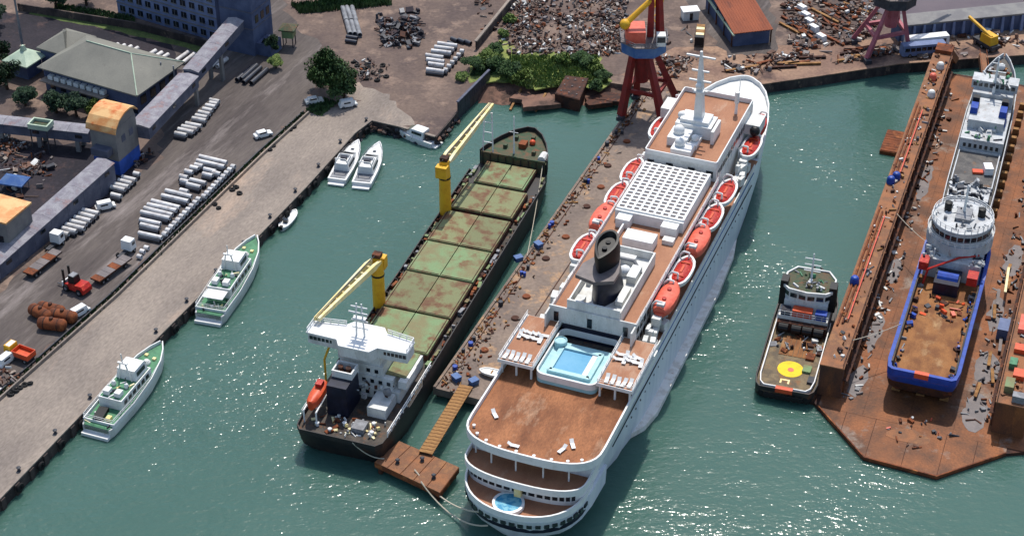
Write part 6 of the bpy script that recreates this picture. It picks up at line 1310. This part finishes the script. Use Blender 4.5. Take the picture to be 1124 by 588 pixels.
for k, (px, py) in enumerate(((880, 12), (884, 20), (888, 27), (893, 34), (901, 44))):
    o = MB().taper(-1.3, 1.3, -.8, .8, 0, 1.5, .15, .1).build('white_tank', 'cleanwhite'); o.location = P(px, py, GZ); o.rotation_euler = (0, 0, R(-55)); tag(o, 'white box tank in the diagonal row across the scrap field', 'tank', 'white tanks in the scrap field')

# ================================================================== VEGETATION
def leaves(m_, c_, r_, n, s=(.25, .55), sz=1.0):
    for k in range(n):
        d = Vector((rnd.gauss(0, 1), rnd.gauss(0, 1), rnd.gauss(0, 1) * sz)); d = d.normalized() * r_ * (rnd.random() ** .4) if d.length > .01 else d
        p = Vector(c_) + Vector((d.x, d.y, d.z * sz)); u = Vector((rnd.gauss(0, 1), rnd.gauss(0, 1), rnd.gauss(0, .6))).normalized(); v = u.orthogonal().normalized(); a = rnd.uniform(*s)
        m_.add([p - u * a, p + v * a * .6, p + u * a, p - v * a * .6], [(0, 1, 2, 3)])
def tree(px, py, h_, r_, label, m_='leaf', name='tree', n=13, group=None):
    p = P(px, py, GZ); t = thing(name, label, 'tree', p, rnd.uniform(0, 6), group)
    q = MB(); q.tube((0, 0, -.2), (.1, 0, h_ * .45), .32 * r_ / 4 + .08, .2 * r_ / 4 + .05, 8); q.build('trunk', 'trunk', t)
    cr = MB(); lb = MB()
    for k in range(n):
        a = rnd.uniform(0, 6.28); rr = r_ * .68 * math.sqrt(rnd.random()); z = h_ * (.42 + .5 * rnd.random() * (1 - .45 * rr / r_)); c_ = (rr * math.cos(a), rr * math.sin(a), z)
        lb.tube((.05, 0, h_ * .3), c_, .1, .03, 5); leaves(cr, c_, r_ * rnd.uniform(.28, .46), int(170 * r_ / 4) + 60, (.14 + r_ * .015, .3 + r_ * .03), .8)
    lb.build('limb', 'trunk', t); cr.build('crown', m_, t)
tree(364, 106, 12.5, 5.8, 'big dark green tree between yard road and dirt yard', 'leaf', n=34)
tree(378, 110, 8, 4.4, 'lower rounded tree in front of the big dark tree', 'leaf', n=14)
tree(352, 96, 7, 3.0, 'small tree at the left side of the big dark tree', 'leafdark')
for px, py, h_, r_, lab in ((8, 98, 8, 4.5, 'dark tree below the pavilion at the left edge'), (28, 116, 6, 3.6, 'dark low tree left of the hip roofed building front'), (62, 124, 6.5, 3.8, 'dark tree in front of the middle of the hip roofed building'), (84, 128, 6, 3.4, 'dark tree between low gallery and hip roofed building'), (104, 128, 4.5, 2.4, 'small bright bush tree beside the barrel roof tower'), (-4, 30, 8, 4, 'dark tree at the top left corner'), (62, 10, 7, 4, 'dark tree at the top edge above the hip roof'), (95, 6, 7, 4, 'dark tree at the top edge left of the office block'), (0, 75, 7, 4, 'dark tree beside the pavilion at the left edge'), (303, 75, 3.5, 2, 'small yellow green tree by the dark pipe bundle'), (300, 60, 5, 2.6, 'dark tree at the foot of the dark tower')):
    tree(px, py, h_, r_, lab, 'leafdark' if 'dark' in lab and 'yellow' not in lab else 'leafbright')
k = 0
for px, py, h_, r_, m_ in ((520, 78, 4, 3, 'leaf'), (535, 70, 4.5, 3.4, 'leafbright'), (548, 78, 4, 3, 'leaf'), (560, 86, 4.5, 3.4, 'leaf'), (575, 92, 4.5, 3.2, 'leafbright'), (622, 70, 3.4, 3, 'leafbright'), (640, 72, 3.4, 3, 'leaf'), (652, 78, 3.4, 2.6, 'leafbright'), (650, 98, 2.6, 2.6, 'leaf'), (662, 88, 2.6, 2.4, 'leaf'), (545, 58, 2.6, 2.2, 'leaf'), (553, 40, 2.6, 2, 'leafbright'), (560, 24, 2.4, 2, 'leafbright'), (508, 88, 2.4, 2, 'leafbright')):
    h_ *= .72 if m_ == 'leafbright' else .9
    tree(px, py, h_, r_, ['bright', 'dark'][m_ == 'leaf'] + ' green bush in the overgrown patch at the head of the basin', m_, 'bush', 9, ['bright', 'dark'][m_ == 'leaf'] + ' bushes at the basin head')
def grass_patch(poly, n, label, m_='leafbright', hh=(.2, .7)):
    f = polyrand(PX(poly, GZ), GZ); b = MB()
    for k in range(n):
        x, y, z = f(); h_ = rnd.uniform(*hh); s_ = rnd.uniform(.15, .4); t_ = rnd.uniform(0, 3.14); cx, cy = s_ * math.cos(t_), s_ * math.sin(t_); lx, ly = rnd.uniform(-.3, .3), rnd.uniform(-.3, .3)
        b.add([(x - cx, y - cy, z - .05), (x + cx, y + cy, z - .05), (x + cx * .4 + lx, y + cy * .4 + ly, z + h_), (x - cx * .4 + lx, y - cy * .4 + ly, z + h_)], [(0, 1, 2, 3)])
    tag(b.build('grass', m_), label, 'grass', kind='stuff')
g = MB(); g.prism(rough(PX([(512, 92), (520, 62), (556, 40), (568, 58), (655, 60), (672, 88), (660, 100), (620, 92), (590, 98), (560, 90)], GZ), .8, 2), GZ - .3, GZ + .03); struct('grass_bank', g, 'grass')
grass_patch([(560, 62), (655, 62), (668, 92), (620, 94), (580, 98), (548, 88)], 5200, 'bright green grass covering the bank at the head of basin')
grass_patch([(515, 84), (530, 60), (552, 46), (548, 82)], 1300, 'weeds on the bank beside the yard wall', 'leaf')
g = MB(); g.prism(rough(PX([(40, 8), (150, 26), (236, 52), (228, 60), (130, 34), (30, 16)], GZ), .6, 3), GZ - .3, GZ + .034); struct('lawn', g, 'lawngreen')
grass_patch([(60, 4), (148, 18), (150, 30), (60, 14)], 1500, 'lawn strip in front of the office block', 'leaf')
grass_patch([(320, 6), (425, -4), (430, 6), (330, 16)], 1800, 'green hedge strip along the top edge above the dirt yard', 'leaf', (.5, 1.6))
grass_patch([(336, 122), (350, 108), (372, 112), (352, 128)], 700, 'weeds around the foot of the big dark tree', 'leaf')
kb2 = thing('rear_wall', 'long dark low wall along the rear road above the hip roof', 'wall')
a, b, c_ = P(20, 12, GZ), P(150, 33, GZ), P(238, 56, GZ); MB().strip([a, b], GZ, GZ + 2.0, .4).build('wall_run', 'quaywall', kb2); MB().strip([b, c_], GZ, GZ + 2.0, .4).build('wall_run', 'quaywall', kb2)
# dark litter (tyres) along the kerb wall
ts = MB().lathe([(.25, -.16), (.5, -.16), (.58, 0), (.5, .16), (.25, .16), (.2, 0)], n=12).build('old_tyre', 'rubber', None, True); first = True
for px, py in ((12, 432), (17, 428), (22, 425), (27, 422), (33, 420), (255, 208), (259, 205), (263, 212), (236, 224), (240, 228), (300, 160), (296, 164), (318, 142), (322, 139), (392, 72), (398, 76), (404, 74), (410, 80), (418, 78), (424, 84), (402, 86), (414, 88), (396, 82), (420, 72), (388, 68)):
    o = ts if first else ts.copy()
    if not first: C.objects.link(o)
    first = False; o.location = P(px, py, GZ + .2); o.rotation_euler = (rnd.uniform(-.3, .3), rnd.uniform(-.3, .3), 0); s_ = rnd.uniform(1.0, 1.5); o.scale = (s_, s_, s_)
    nr = px > 380; tag(o, 'old black tyre lying in the dirt right of the big tree' if nr else 'old black tyre dumped beside the kerb wall on the quay', 'tyre', 'tyres right of the tree' if nr else 'tyres along the kerb wall')

# gangways from the north quay down to the dock head
for k, (pa, pb, lab) in enumerate(((P(1078, 62, 3.2), dock_pt(-2.5, 139, 2.4), 'rusty gangway from north quay down to the dry dock head, left one'), (P(1048, 66, 3.2), dock_pt(-13.5, 146, 7.9), 'rusty gangway from north quay to the left dock wall'))):
    gg = thing('dock_gangway', lab, 'gangway'); beam(MB(), pa, pb, 1.6).build('deck', 'dockwalltop', gg)
    d = (pb - pa).normalized(); sd = Vector((d.y, -d.x, 0)).normalized()
    for q in (-.8, .8): MB().path([pa + sd * q + Vector((0, 0, 1.9)), pb + sd * q + Vector((0, 0, 1.9))], .08).build('handrail', 'rust', gg)
